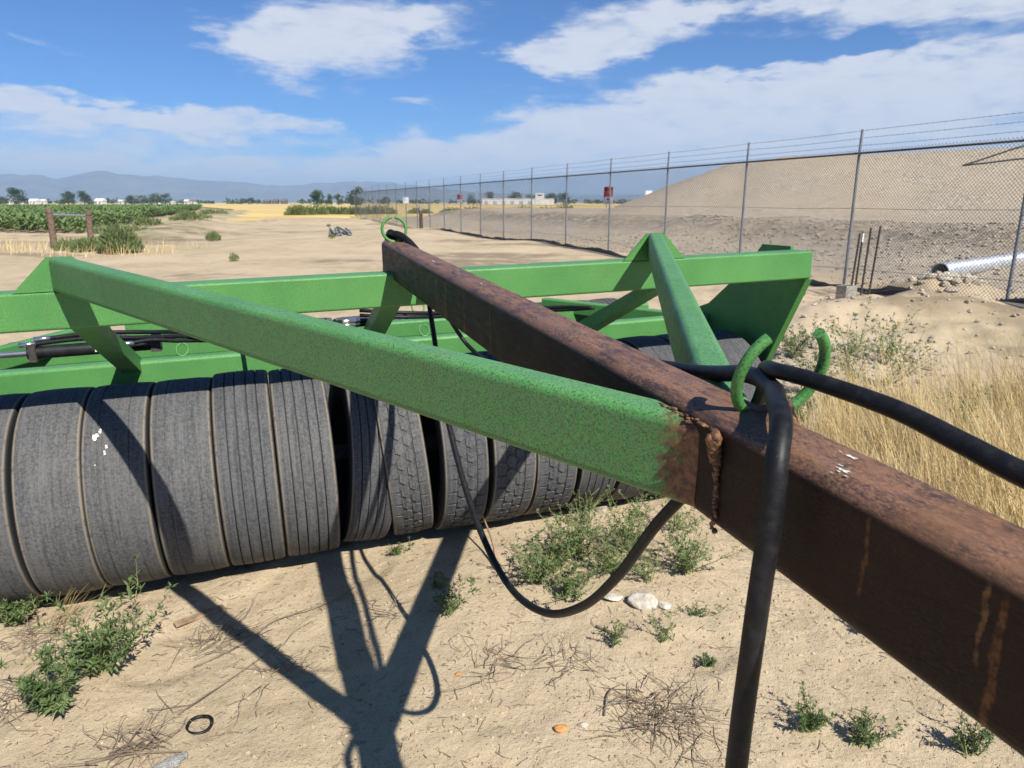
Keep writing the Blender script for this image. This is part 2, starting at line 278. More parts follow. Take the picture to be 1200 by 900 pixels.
# ------------------------------------------------------------------ mesh helpers
class MB:
    def __init__(s): s.v = []; s.f = []
    def add(s, vs, fs):
        o = len(s.v); s.v += [tuple(v) for v in vs]; s.f += [tuple(o + i for i in f) for f in fs]; return s
    def box(s, c, d, M=None):
        x, y, z = d[0] / 2, d[1] / 2, d[2] / 2; c = Vector(c)
        vs = [Vector((a * x, b * y, e * z)) for a in (-1, 1) for b in (-1, 1) for e in (-1, 1)]
        vs = [(M @ v if M else v) + c for v in vs]
        return s.add(vs, [(0, 1, 3, 2), (4, 6, 7, 5), (0, 4, 5, 1), (2, 3, 7, 6), (0, 2, 6, 4), (1, 5, 7, 3)])
    def rtube(s, p0, p1, w, h, r=.015, up=(0, 0, 1), top=True, seg=4):
        """rounded rectangular tube; p0, p1 lie on the centre line of the top face if top, else of the section"""
        p0, p1, up = Vector(p0), Vector(p1), Vector(up); d = (p1 - p0).normalized(); sd = d.cross(up).normalized(); u2 = sd.cross(d)
        pr = []
        for cx, cy, a0 in ((1, 1, 0), (-1, 1, 90), (-1, -1, 180), (1, -1, 270)):
            for k in range(seg + 1):
                a = R(a0 + 90 * k / seg); pr.append((cx * (w / 2 - r) + r * math.cos(a), cy * (h / 2 - r) + r * math.sin(a)))
        off = -u2 * h / 2 if top else Vector((0, 0, 0)); n = len(pr)
        vs = [p + off + sd * a + u2 * b for p in (p0, p1) for a, b in pr]
        fs = [(i, (i + 1) % n, n + (i + 1) % n, n + i) for i in range(n)] + [tuple(range(n - 1, -1, -1)), tuple(range(n, 2 * n))]
        return s.add(vs, fs)
    def tube(s, pts, rad, n=8, cap=True):
        pts = [Vector(p) for p in pts]; k = len(pts); rads = rad if isinstance(rad, (list, tuple)) else [rad] * k
        t0 = (pts[1] - pts[0]).normalized(); a = t0.orthogonal().normalized(); vs = []
        for i, p in enumerate(pts):
            t = (pts[min(i + 1, k - 1)] - pts[max(i - 1, 0)]).normalized(); a = (a - t * a.dot(t)).normalized(); b = t.cross(a)
            vs += [p + (a * math.cos(2 * math.pi * j / n) + b * math.sin(2 * math.pi * j / n)) * rads[i] for j in range(n)]
        fs = [(i * n + j, i * n + (j + 1) % n, (i + 1) * n + (j + 1) % n, (i + 1) * n + j) for i in range(k - 1) for j in range(n)]
        if cap: fs += [tuple(range(n - 1, -1, -1)), tuple(range((k - 1) * n, k * n))]
        return s.add(vs, fs)
    def plate(s, poly, axis, a, b):
        """polygon extruded along local axis (0,1,2) from a to b"""
        n = len(poly)
        def P(q, h): v = list(q); v.insert(axis, h); return tuple(v)
        return s.add([P(q, a) for q in poly] + [P(q, b) for q in poly],
                     [tuple(range(n)), tuple(range(2 * n - 1, n - 1, -1))] + [(i, n + i, n + (i + 1) % n, (i + 1) % n) for i in range(n)])
    def leaf(s, p, d, up, ln, wd, fold=.25):
        p, d = Vector(p), Vector(d).normalized(); sd = d.cross(Vector(up))
        if sd.length < 1e-4: sd = d.orthogonal()
        sd.normalize(); nn = sd.cross(d); m = p + d * ln * .45
        return s.add([p, m + sd * wd / 2 + nn * wd * fold, p + d * ln, m - sd * wd / 2 + nn * wd * fold], [(0, 1, 2), (0, 2, 3)])
    def build(s, name, mat, parent=None, smooth=False, angle=None):
        me = bpy.data.meshes.new(name); me.from_pydata(s.v, [], s.f); me.materials.append(MAT[mat] if isinstance(mat, str) else mat)
        if smooth: me.polygons.foreach_set('use_smooth', [True] * len(me.polygons))
        if angle is not None: me.set_sharp_from_angle(angle=R(angle))
        me.update(); o = bpy.data.objects.new(name, me); C.objects.link(o)
        if parent: o.parent = parent
        if smooth and angle == 35:
            w = o.modifiers.new('weighted_normal', 'WEIGHTED_NORMAL'); w.keep_sharp = True; w.weight = 100
        return o
def spline(pts, n=10):
    P = [np.array(p, float) for p in pts]; P = [2 * P[0] - P[1]] + P + [2 * P[-1] - P[-2]]; out = []
    for i in range(1, len(P) - 2):
        for k in range(n):
            t = k / n; a, b, c, d = P[i - 1:i + 3]
            out.append(.5 * ((2 * b) + (c - a) * t + (2 * a - 5 * b + 4 * c - d) * t * t + (3 * b - a - 3 * c + d) * t ** 3))
    return out + [P[-2]]
def rock_mesh(mb, c, sx, sy, sz, seed, sub=1):
    rn = random.Random(seed); g = (1 + 5 ** .5) / 2
    vs = [Vector(v).normalized() for v in ((-1, g, 0), (1, g, 0), (-1, -g, 0), (1, -g, 0), (0, -1, g), (0, 1, g), (0, -1, -g), (0, 1, -g), (g, 0, -1), (g, 0, 1), (-g, 0, -1), (-g, 0, 1))]
    fs = [(0, 11, 5), (0, 5, 1), (0, 1, 7), (0, 7, 10), (0, 10, 11), (1, 5, 9), (5, 11, 4), (11, 10, 2), (10, 7, 6), (7, 1, 8), (3, 9, 4), (3, 4, 2), (3, 2, 6), (3, 6, 8), (3, 8, 9), (4, 9, 5), (2, 4, 11), (6, 2, 10), (8, 6, 7), (9, 8, 1)]
    for _ in range(sub):
        cache = {}; nf = []
        def mid(a, b):
            k = (min(a, b), max(a, b))
            if k not in cache: vs.append((vs[a] + vs[b]).normalized()); cache[k] = len(vs) - 1
            return cache[k]
        for a, b, c_ in fs:
            x, y, z = mid(a, b), mid(b, c_), mid(c_, a); nf += [(a, x, z), (b, y, x), (c_, z, y), (x, y, z)]
        fs = nf
    planes = [(Vector((rn.gauss(0, 1), rn.gauss(0, 1), rn.gauss(0, 1))).normalized(), rn.uniform(.5, .88)) for _ in range(13)]
    out = []
    for v in vs:
        q = v * rn.uniform(.93, 1.06)
        for n, d in planes:
            e = q.dot(n) - d
            if e > 0: q = q - n * e * .85
        out.append((c[0] + q.x * sx, c[1] + q.y * sy, c[2] + q.z * sz))
    mb.add(out, fs)

# ------------------------------------------------------------------ terrain
RM = Matrix(((0.94337, -0.33109, -0.020695), (0.33106, 0.94360, -0.004994), (0.02118, -0.00214, 0.99977)))   # implement axes u, v, w
OR = Vector((-.482, 3.2422, 1.4429))
_T = RNG.random((4, 256, 256))
def vn(x, y, k=0):
    x = np.asarray(x, float); y = np.asarray(y, float); xi = np.floor(x).astype(int); yi = np.floor(y).astype(int); fx = x - xi; fy = y - yi
    fx = fx * fx * (3 - 2 * fx); fy = fy * fy * (3 - 2 * fy); T = _T[k % 4]
    g = lambda a, b: T[(xi + a) % 256, (yi + b) % 256]
    return (g(0, 0) * (1 - fx) + g(1, 0) * fx) * (1 - fy) + (g(0, 1) * (1 - fx) + g(1, 1) * fx) * fy - .5
def ss(x, a, b):
    t = np.clip((np.asarray(x, float) - a) / (b - a), 0, 1); return t * t * (3 - 2 * t)
F0 = np.array((8.79, 12.7)); F1 = np.array((-17.4, 82.0)); FL = np.linalg.norm(F1 - F0); FA = (F1 - F0) / FL; FN = np.array((FA[1], -FA[0]))
RIDGE = [(13.5, 72, .9), (15.7, 69, 2.6), (17.8, 66, 3.95), (20.2, 64.5, 4.95), (23.8, 62.5, 5.3), (28.6, 60, 5.45), (38, 55, 5.75), (52, 47, 6.0), (75, 38, 6.0)]
def ground_z(x, y):
    x = np.asarray(x, float); y = np.asarray(y, float)
    dx, dy = x - OR.x, y - OR.y; u = np.clip(.943 * dx + .331 * dy, -6, 6)
    near = 1 - ss(np.hypot(x + .3, y - 3.2), 5, 12)
    z = near * (-.047 + .0212 * u)
    D = np.hypot(x, y)
    z = z + vn(x * .55, y * .55) * .055 + vn(x * 1.7 + 9, y * 1.7, 1) * .026 + vn(x * 5 + 3, y * 5, 2) * .011 + vn(x * 13, y * 13, 3) * .008 - .022 * ss(vn(x * 2.7 + 5, y * 2.7, 3), .18, .36) * near
    z = z + ss(D, 9, 30) * (1 - ss(D, 150, 300)) * (vn(x * .13, y * .13, 2) * .35 + vn(x * .4, y * .4, 3) * .12)
    # the wheel ruts and the bank beside the corn
    z = z + .45 * np.exp(-(((x + 15 + .32 * (y - 26)) / 2.2) ** 2)) * ss(y, 30, 42) * (1 - ss(y, 110, 170))
    z = z + .30 * np.exp(-(((x - 9.0) / .9) ** 2 + ((y - 15.1) / .6) ** 2)) + .30 * np.exp(-(((x - 6.4) / 1.5) ** 2 + ((y - 11.4) / .8) ** 2)) + .12 * np.exp(-(((x - 3.4) / .9) ** 2 + ((y - 7.9) / .8) ** 2))
    z = z + ss(x, 3.0, 4.5) * ss(y, 7.0, 8.5) * (1 - ss(y, 15, 18)) * (.22 * vn(x * .8, y * .9, 1) + .12 * vn(x * 2.3, y * 2.3, 2) + .05 * vn(x * 6, y * 6, 0))
    s = (x - F0[0]) * FA[0] + (y - F0[1]) * FA[1]; t = (x - F0[0]) * FN[0] + (y - F0[1]) * FN[1]
    enc = ss(t, 0, 1.5) * (1 - ss(s, 72, 84)) * ss(s, -70, -50) * (1 - ss(t, 95, 110))
    z = z + enc * (-.08 * np.exp(-((t - 2.6) / 1.8) ** 2) + .92 * ss(t + 1.6 * vn(s * .2, t * .2, 1), 7.2, 12.2) + .10 * vn(s * .9, t * .9, 2) * ss(t, 3, 6) * (1 - ss(t, 13, 15)))
    m = np.zeros_like(z)
    for (ax, ay, ah), (bx, by, bh) in zip(RIDGE[:-1], RIDGE[1:]):
        lx, ly = bx - ax, by - ay; k = np.clip(((x - ax) * lx + (y - ay) * ly) / (lx * lx + ly * ly), 0, 1)
        d = np.hypot(x - ax - k * lx, y - ay - k * ly); h = ah + (bh - ah) * k - .85
        q = np.clip(1 - np.maximum(d - 1.5, 0) / np.maximum(h / math.tan(R(21)), .1), 0, 1)
        m = np.maximum(m, h * (q + .12 * q * (1 - q) * vn(x * .3, y * .3, 0)))
    return z + m * np.where(z == z, 1, 1)
def gz(x, y): return float(ground_z(np.array([x]), np.array([y]))[0])
def mk_np(name, V, F, mat, smooth=True):
    me = bpy.data.meshes.new(name); me.vertices.add(len(V)); me.vertices.foreach_set('co', V.astype(np.float32).ravel())
    k = F.shape[1]; me.loops.add(F.size); me.loops.foreach_set('vertex_index', F.astype(np.int32).ravel())
    me.polygons.add(len(F)); me.polygons.foreach_set('loop_start', np.arange(0, F.size, k, dtype=np.int32))
    me.polygons.foreach_set('use_smooth', np.full(len(F), smooth)); me.update(calc_edges=True); me.validate()
    me.materials.append(MAT[mat]); o = bpy.data.objects.new(name, me); C.objects.link(o); return o
def build_ground():
    rad = np.concatenate([np.linspace(.25, 1.2, 14, endpoint=False), 1.2 * (6.0 / 1.2) ** (np.arange(200) / 200), 6 * (30 / 6) ** (np.arange(110) / 110), 30 * (130 / 30) ** (np.arange(80) / 80), 130 * (9000 / 130) ** (np.arange(41) / 40)])
    # fine spokes towards the view, coarse behind
    a1 = np.linspace(R(-50), R(50), 520, endpoint=False); a2 = np.linspace(R(50), R(310), 150, endpoint=False); ang = np.concatenate([a1, a2])
    A, Rr = np.meshgrid(ang, rad); X = Rr * np.sin(A); Y = Rr * np.cos(A); Z = ground_z(X, Y)
    V = np.stack([X, Y, Z], -1).reshape(-1, 3); n, m = X.shape
    V = np.concatenate([V, [[0, 0, gz(0, 0)]]])
    i = np.arange(n - 1)[:, None] * m; j = np.arange(m)[None]; j2 = (j + 1) % m
    F = np.stack([i + j, i + m + j, i + m + j2, i + j2], -1).reshape(-1, 4)
    o = mk_np('ground', V, F, 'sand')
    x, y = V[:, 0], V[:, 1]; s = (x - F0[0]) * FA[0] + (y - F0[1]) * FA[1]; t = (x - F0[0]) * FN[0] + (y - F0[1]) * FN[1]; D = np.hypot(x, y)
    grav = ss(t, 1.0, 4) * (.75 + .25 * ss(vn(s * .3, t * .3), -.2, .2)) * (1 - ss(s, 74, 82)); grav = grav * (1 - .45 * np.exp(-((t - 14) / 2.2) ** 2))
    grav = np.maximum(grav, .7 * np.exp(-(((x - 3.3) / 1.0) ** 2 + ((y - 7.6) / 1.1) ** 2)))
    damp = ss(vn(x * .12 + 4, y * .4 + 2, 1) + .5 * vn(x * .5, y * 1.3, 2) + .3 * vn(x * 1.9, y * 3, 3), .14, .40) * ss(D, 9, 14) * (1 - ss(D, 60, 110)) * (t < 0) * .8
    damp = np.maximum(damp, .75 * ss(vn(x * .6, y * .9 + 3, 2) + .4 * vn(x * 2, y * 2, 1), .05, .3) * ss(x, 3.2, 4.5) * ss(y, 6.5, 8) * (1 - ss(y, 14, 15.5)))
    damp = np.maximum(damp, .55 * np.exp(-((t + .1) / .35) ** 2) * (s < 80))
    veg = ss(D, 60, 110) * .5 + .75 * np.exp(-(((x + 15 + .36 * (y - 26)) / 3.0) ** 2)) * ss(y, 27, 40) + .0 * x; veg = np.clip(veg * (t < 0) + ss(D, 120, 300) * .6, 0, 1)
    rub = .85 * np.exp(-((t - 10.2 + 1.2 * vn(s * .3, t * .3, 1)) / 1.6) ** 2) * (s < 75)
    for nm, a in (('rubble', rub), ('gravel', grav), ('damp', damp), ('veg', veg)):
        at = o.data.attributes.new(nm, 'FLOAT', 'POINT'); at.data.foreach_set('value', a.astype(np.float32))
    tag(o, 'pale tan sandy ground with ruts, pebbles and a gravel bank', 'ground', kind='structure')
build_ground()

def build_mountains():
    prof = [(-60, 19), (-45, 22), (-36, 23), (-34.5, 25), (-33, 26.5), (-31.5, 24.5), (-30.4, 27), (-29, 30), (-28, 29.5), (-26, 27), (-23, 24.5), (-20, 21), (-18, 19), (-17, 18), (-15.5, 20.5), (-14, 22), (-12, 23.5), (-9.5, 23), (-8, 20), (-6, 16), (-2, 11), (5, 8), (12, 9), (18, 7), (30, 9), (60, 8)]
    pa = np.array([p[0] for p in prof], float); ph = np.array([p[1] for p in prof], float)
    az = np.linspace(-60, 60, 420); d = np.linspace(0, 1, 26)
    A, Dd = np.meshgrid(R(1) * az, d); dist = 6600 + Dd * 1900
    H = np.interp(np.degrees(A), pa, ph) / 866 * 8300 * np.cos(A) ** 0
    H = H * (1 + .10 * vn(np.degrees(A) * 1.3, A * 0 + 2, 1) + .05 * vn(np.degrees(A) * 5, A * 0, 2))
    shape = ss(Dd, 0, .88) * .55 + .45 * Dd ** 1.5
    rid = vn(np.degrees(A) * 1.1, Dd * 3, 0) * .55 + vn(np.degrees(A) * 3, Dd * 7, 1) * .28 + vn(np.degrees(A) * 8, Dd * 16, 3) * .12
    Z = H * shape * (1 + rid * (1 - Dd) * 1.2) + H * .02 - 2
    Z[0] = -5; V = np.stack([dist * np.sin(A), dist * np.cos(A), Z], -1).reshape(-1, 3); n, m = A.shape
    i = np.arange(n - 1)[:, None] * m; j = np.arange(m - 1)[None]
    F = np.stack([i + j, i + j + 1, i + m + j + 1, i + m + j], -1).reshape(-1, 4)
    tag(mk_np('mountains', V, F, 'mountain'), 'low blue hazy mountain range on the horizon', 'mountains', kind='structure')
build_mountains()

def field_slab(name, poly, h, mat, label, cat):
    mb = MB(); n = len(poly); mb.add([(x, y, -.4) for x, y in poly] + [(x, y, h) for x, y in poly], [tuple(range(n, 2 * n))] + [(i, (i + 1) % n, n + (i + 1) % n, n + i) for i in range(n)])
    return tag(mb.build(name, mat), label, cat, kind='structure')
field_slab('wheat_field', [(-26, 66), (-23.5, 70), (-22.5, 73.5), (-20, 75), (-18.5, 80), (-15, 84), (-13, 89), (-9.5, 92), (-8, 97), (-4, 100), (3, 106), (40, 122), (120, 128), (420, 1400), (-900, 1400), (-900, 330), (-130, 300), (-62, 165), (-44, 112), (-33, 84)], .2, 'wheat', 'golden ripe wheat field stretching to the horizon', 'field')

def grass_np(name, pts, hs, wd, lean, mat, seg=3, label='', cat='', parent=None, bend=.35):
    """many thin tapering blades as one mesh"""
    n = len(pts); ang = RNG.uniform(0, 2 * np.pi, n); fa = RNG.uniform(0, 2 * np.pi, n); la = lean[0] + lean[1] * RNG.random(n); lz = lean[2] + RNG.normal(0, .9, n)
    V = []; rows = seg + 1
    for k in range(rows):
        t = k / seg; off = (la * t + bend * la * t * t)[:, None] * np.stack([np.cos(lz), np.sin(lz)], -1) * hs[:, None]
        cx = pts[:, 0] + off[:, 0]; cy = pts[:, 1] + off[:, 1]; cz = pts[:, 2] + hs * t * (1 - .25 * la * t); w = wd * (1 - .85 * t) / 2
        for sgn in (-1, 1): V.append(np.stack([cx + sgn * w * np.cos(fa), cy + sgn * w * np.sin(fa), cz], -1))
    V = np.stack(V, 1).reshape(-1, 3); b = np.arange(n)[:, None] * rows * 2; k = np.arange(seg)[None] * 2
    F = np.stack([b + k, b + k + 1, b + k + 3, b + k + 2], -1).reshape(-1, 4)
    o = mk_np(name, V, F, mat, False); return tag(o, label, cat, kind='stuff')
def build_corn():
    P = []
    A = np.array((-25., 42.)); dr = np.array((-.352, .936)); nr = np.array((-.936, -.352))
    for k in range(150):
        row = k * .8 if k < 60 else 48 + (k - 60) * 1.6
        L0 = 0 + .12 * row; st = .35 if k < 30 else .8
        s = np.arange(L0, 175, 1) if False else np.cumsum(np.full(int(170 / st), st)) + L0
        keep = RNG.random(len(s)) < np.clip(34 / (s * .35 + 12), .12, 1)
        q = A + dr * s[keep, None] + nr * row + RNG.normal(0, .07, (keep.sum(), 2)); P.append(q)
    P = np.concatenate(P); P = P[np.abs(np.degrees(np.arctan2(P[:, 0], P[:, 1]))) < 44]
    far = np.hypot(P[:, 0], P[:, 1]); V = []; F = []; nl = 6
    n = len(P); zz = ground_z(P[:, 0], P[:, 1]); H = RNG.uniform(.8, 1.1, n); sc = np.clip(far / 70, 1, 2.3)
    for l in range(nl):
        a = RNG.uniform(0, 2 * np.pi, n); z0 = zz + H * (.12 + .13 * l); ln = RNG.uniform(.45, .75, n) * np.sqrt(sc); w = RNG.uniform(.06, .10, n) * sc; d = np.stack([np.cos(a), np.sin(a)], -1); p = np.stack([-np.sin(a), np.cos(a)], -1)
        b = np.column_stack([P, z0]); m = np.column_stack([P + d * (ln * .5)[:, None], z0 + ln * .42]); e = np.column_stack([P + d * ln[:, None], z0 + ln * .25])
        ww = np.column_stack([p * w[:, None], np.zeros(n)])
        o = sum(len(v) for v in V); V.append(np.stack([b - ww * .5, b + ww * .5, m + ww, m - ww, e], 1).reshape(-1, 3))
        i = o + np.arange(n)[:, None] * 5; F += [np.concatenate([i, i + 1, i + 2, i + 3], 1), np.concatenate([i + 3, i + 2, i + 4, i + 4], 1)]
    V = np.concatenate(V); Fq = np.concatenate(F[0::2]); Ft = np.concatenate(F[1::2])[:, :3]
    me = bpy.data.meshes.new('corn_field'); me.from_pydata(V.tolist(), [], Fq.tolist() + Ft.tolist()); me.materials.append(MAT['corn_leaf'])
    o = bpy.data.objects.new('corn_field', me); C.objects.link(o); tag(o, 'rows of short green corn at the left of the track', 'corn field', kind='stuff')
build_corn()

# ------------------------------------------------------------------ the implement
roller = thing('tyre_roller', (0, 0, 0), 'green framed tyre roller with a rusty drawbar and rows of old tyres', 'farm roller')
roller.matrix_world = Matrix.Translation(OR) @ RM.to_4x4()
def tt(v): return .122 + .0412 * v             # height of the drawbar's top face
def build_roller():
    P = roller; UL, UR = -2.26, 2.26
    MB().rtube((UL, .076, 0), (UR, .076, 0), .152, .152, .012).build('cross_beam', 'green_paint', P, True, 35)
    MB().rtube((UL + .05, .95, -.475), (UR - .03, .95, -.475), .10, .14, .022).build('lower_beam', 'green_paint', P, True, 35)
    MB().rtube((UL + .05, 1.75, -.50), (UR - .03, 1.75, -.50), .10, .12, .018).build('rear_beam', 'green_paint', P, True, 35)
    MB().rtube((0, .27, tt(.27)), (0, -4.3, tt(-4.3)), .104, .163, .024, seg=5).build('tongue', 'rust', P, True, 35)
    # hitch at the front end of the tongue
    z = tt(-4.3) - .08
    h = MB(); [h.plate([(-4.62, z - .05), (-4.2, z - .07), (-4.2, z + .07), (-4.62, z + .05)], 0, a, a + .016) for a in (-.07, .054)]; h.build('hitch_clevis', 'rust', P)
    for side, ua in ((-1, -1.34), (1, 1.275)):
        MB().rtube((ua, -.002, .132), (side * .02, -2.385, .002), .070, .135, .019, seg=5).build('brace', 'green_brace', P, True, 35)
        c = ua
        MB().plate([(c - .175, .0), (c + .175, .0), (c + .045, .131), (c - .045, .131)], 1, .0, .010).build('gusset', 'green_paint', P)
    # struts from the cross beam down to the lower beam
    for us in (-1.30, -.07, 1.34):
        s = MB(); s.plate([(.02, -.153), (.17, -.153), (.985, -.477), (.93, -.60), (.895, -.60), (.895, -.53)], 0, us - .045, us + .045); s.build('strut', 'green_dark', P)
    # end plates carrying both axles
    poly = [(.0, -.153), (.0, -.155), (.325, -.748), (.43, -1.08), (.63, -1.08), (.80, -.80), (1.9, -.84), (2.05, -1.08), (2.25, -1.08), (2.22, -.90), (1.80, -.70), (.922, -.402), (.56, -.145), (.40, .018), (.155, .018), (.155, -.153)]
    for ue in (UL - .002, UR - .018):
        e = MB().plate(poly, 0, ue, ue + .02).build('end_plate', 'green_dark', P)
        f = MB(); f.add([(ue - .012, .0, -.156), (ue + .03, .0, -.156), (ue + .03, .325, -.748), (ue - .012, .325, -.748), (ue - .012, .02, -.156), (ue + .03, .02, -.156), (ue + .03, .345, -.748), (ue - .012, .345, -.748)],
                        [(0, 3, 2, 1), (4, 5, 6, 7), (0, 1, 5, 4), (3, 7, 6, 2), (0, 4, 7, 3), (1, 2, 6, 5)]); f.build('flange', 'green_paint', e)
    # axles
    for v in (.531, 2.16):
        MB().tube([(UL + .02, v, -1.0), (UR - .02, v, -1.0)], .05, 14).build('axle', 'steel_dark', P, True, 40)
    # diagonal links behind, left and right
    MB().rtube((1.45, 1.95, -.44), (2.12, 1.02, -.475), .07, .10, .012).build('link_bar', 'green_dark', P, True, 35)
    MB().rtube((-2.15, 1.36, -.445), (-1.60, 2.05, -.405), .07, .13, .012).build('link_bar', 'green_paint', P, True, 35)
    MB().box((-1.30, 1.98, -.50), (.36, .02, .22)).build('back_plate', 'green_paint', P)
    b = MB(); b.box((-1.09, 1.9, -.47), (.06, .05, .2)); b.box((-1.06, 1.86, -.40), (.09, .09, .05)); b.build('rusty_bracket', 'rust', P)
    # ram with its hoses
    c = MB().tube([(-1.86, 1.3, -.455), (-1.20, 1.3, -.455)], .036, 16).build('hydraulic_cylinder', 'black_paint', P, True, 40)
    MB().tube([(-1.99, 1.3, -.455), (-1.86, 1.3, -.455)], .017, 12).build('rod', 'chrome', c, True, 40)
    MB().box((-1.83, 1.3, -.45), (.035, .09, .10)).build('collar', 'steel_dark', c); MB().box((-1.22, 1.3, -.45), (.05, .09, .09)).build('collar', 'steel_dark', c)
    MB().box((-1.47, 1.262, -.452), (.115, .004, .034)).build('sticker', 'white_paint', c)
    for k, (zz, vv, x0, x1) in enumerate(((-.405, 1.28, -1.84, -.98), (-.388, 1.34, -1.78, -.92), (-.43, 1.22, -1.35, -.95))):
        pts = spline([(x0, vv, zz), (x0 * .7 + x1 * .3, vv, zz + .012), (x0 * .4 + x1 * .6, vv - .02, zz), (x1, 1.16, zz - .005), (x1 + .18, 1.02, -.452 + .008 * k), (x1 + .36, .96, -.50), (x1 + .55, .93, -.47), (x1 + .8, 1.1, -.42)], 8)
        q = MB().tube(pts, .0125, 8).build('ram_hose', 'hose', P, True); MB().tube([(x0 - .05, vv, zz), (x0 + .03, vv, zz)], .015, 8).build('fitting', 'chrome', q, True)
    for k in range(2):
        pts = spline([(-.10, .62, -.30 - .02 * k), (-.30, .5, -.285 - .022 * k), (-.45, .44, -.30 - .022 * k), (-.62, .55, -.36 - .02 * k), (-.75, .9, -.44)], 8)
        q = MB().tube(pts, .012, 8).build('ram_hose', 'hose', P, True); MB().tube([(-.24, .525, -.286 - .022 * k), (-.15, .59, -.293 - .02 * k)], .016, 8).build('fitting', 'chrome', q, True)
        pts = spline([(-.05, 1.3, -.345 - .03 * k), (.2, 1.22, -.365 - .028 * k), (.5, 1.3, -.40 - .02 * k), (.9, 1.4, -.43), (1.25, 1.2, -.42 + .02 * k), (1.42, 1.0, -.39)], 8)
        MB().tube(pts, .012, 8).build('ram_hose', 'hose', P, True)
    # hose rings
    def ring(name, c, r, rod, gap, mat, tilt=0., n=30):
        pts = []
        for i in range(n + 1):
            a = R(90 + gap + (360 - 2 * gap) * i / n); pts.append((c[0] + r * math.cos(a), c[1] + tilt * math.sin(a) * r, c[2] + r * math.sin(a)))
        return MB().tube(pts, rod, 12).build(name, mat, P, True, 60)
    ring('hose_ring', (.047, -2.44, .074), .069, .0080, 36, 'green_paint', -.35)
    ring('hose_ring', (-.002, .19, .185), .056, .007, 8, 'green_paint', .1)
    ring('hose_ring', (-1.055, .985, -.445), .030, .005, 12, 'green_paint', .8); ring('hose_ring', (.285, .985, -.445), .030, .005, 12, 'green_paint', .8)
    ring('hose_ring', (.45, 1.93, -.44), .045, .007, 12, 'green_paint', .6)
    MB().tube([(.015, -2.43, tt(-2.44) - .004), (.075, -2.43, tt(-2.44) - .002)], .010, 10).build('ring_foot', 'rust', P, True)
    # weld beads where the braces meet the tongue
    for side in (-1, 1):
        w = MB(); rn = random.Random(5 + side)
        for k in range(30):
            t = k / 29; big = max(0, 1 - t / .36); rr = (.0052 + .0095 * big ** .7) * rn.uniform(.75, 1.2)
            rock_mesh(w, (side * (.054 + .006 * big + rn.uniform(0, .004)), -2.449 + rn.uniform(-.004, .004), .000 - .138 * t), rr * .8, rr * .9, rr * .9, k, 1)
        for k in range(24):
            t = k / 23; rr = .0042 * rn.uniform(.5, 1.35)
            rock_mesh(w, (side * (.052 + .008 * rn.random()), -2.44 + .15 * t, .004 + .003 * rn.random()), rr, rr * 1.5, rr * .6, 60 + k, 1)
        w.build('weld_bead', 'weld', P, True)
    # bits of wear: bird droppings and chalk marks, thin splashes lying on the steel
    rn = random.Random(3)
    def splash(u, v, su, sv, n=1):
        for j in range(n):
            m = MB(); k = 14; cu, cv = (u + rn.gauss(0, su * 1.1), v + rn.gauss(0, sv * 1.3)) if j else (u, v); sc = 1 if j == 0 else rn.uniform(.15, .5)
            m.add([(cu + su * sc * q * math.cos(2 * math.pi * i / k), cv + sv * sc * q * math.sin(2 * math.pi * i / k), tt(cv + sv * sc * q * math.sin(2 * math.pi * i / k)) + .0012) for i, q in ((i, rn.uniform(.3, 1.1)) for i in range(k))], [tuple(range(k))])
            m.build('dropping', 'droppings', P)
    splash(-.026, -2.635, .004, .011, 7); splash(.012, -2.61, .0035, .012, 2); splash(-.004, -1.2, .003, .012, 2); splash(-.01, -.62, .0025, .028, 1); splash(.01, -.9, .0025, .006, 2)
build_roller()

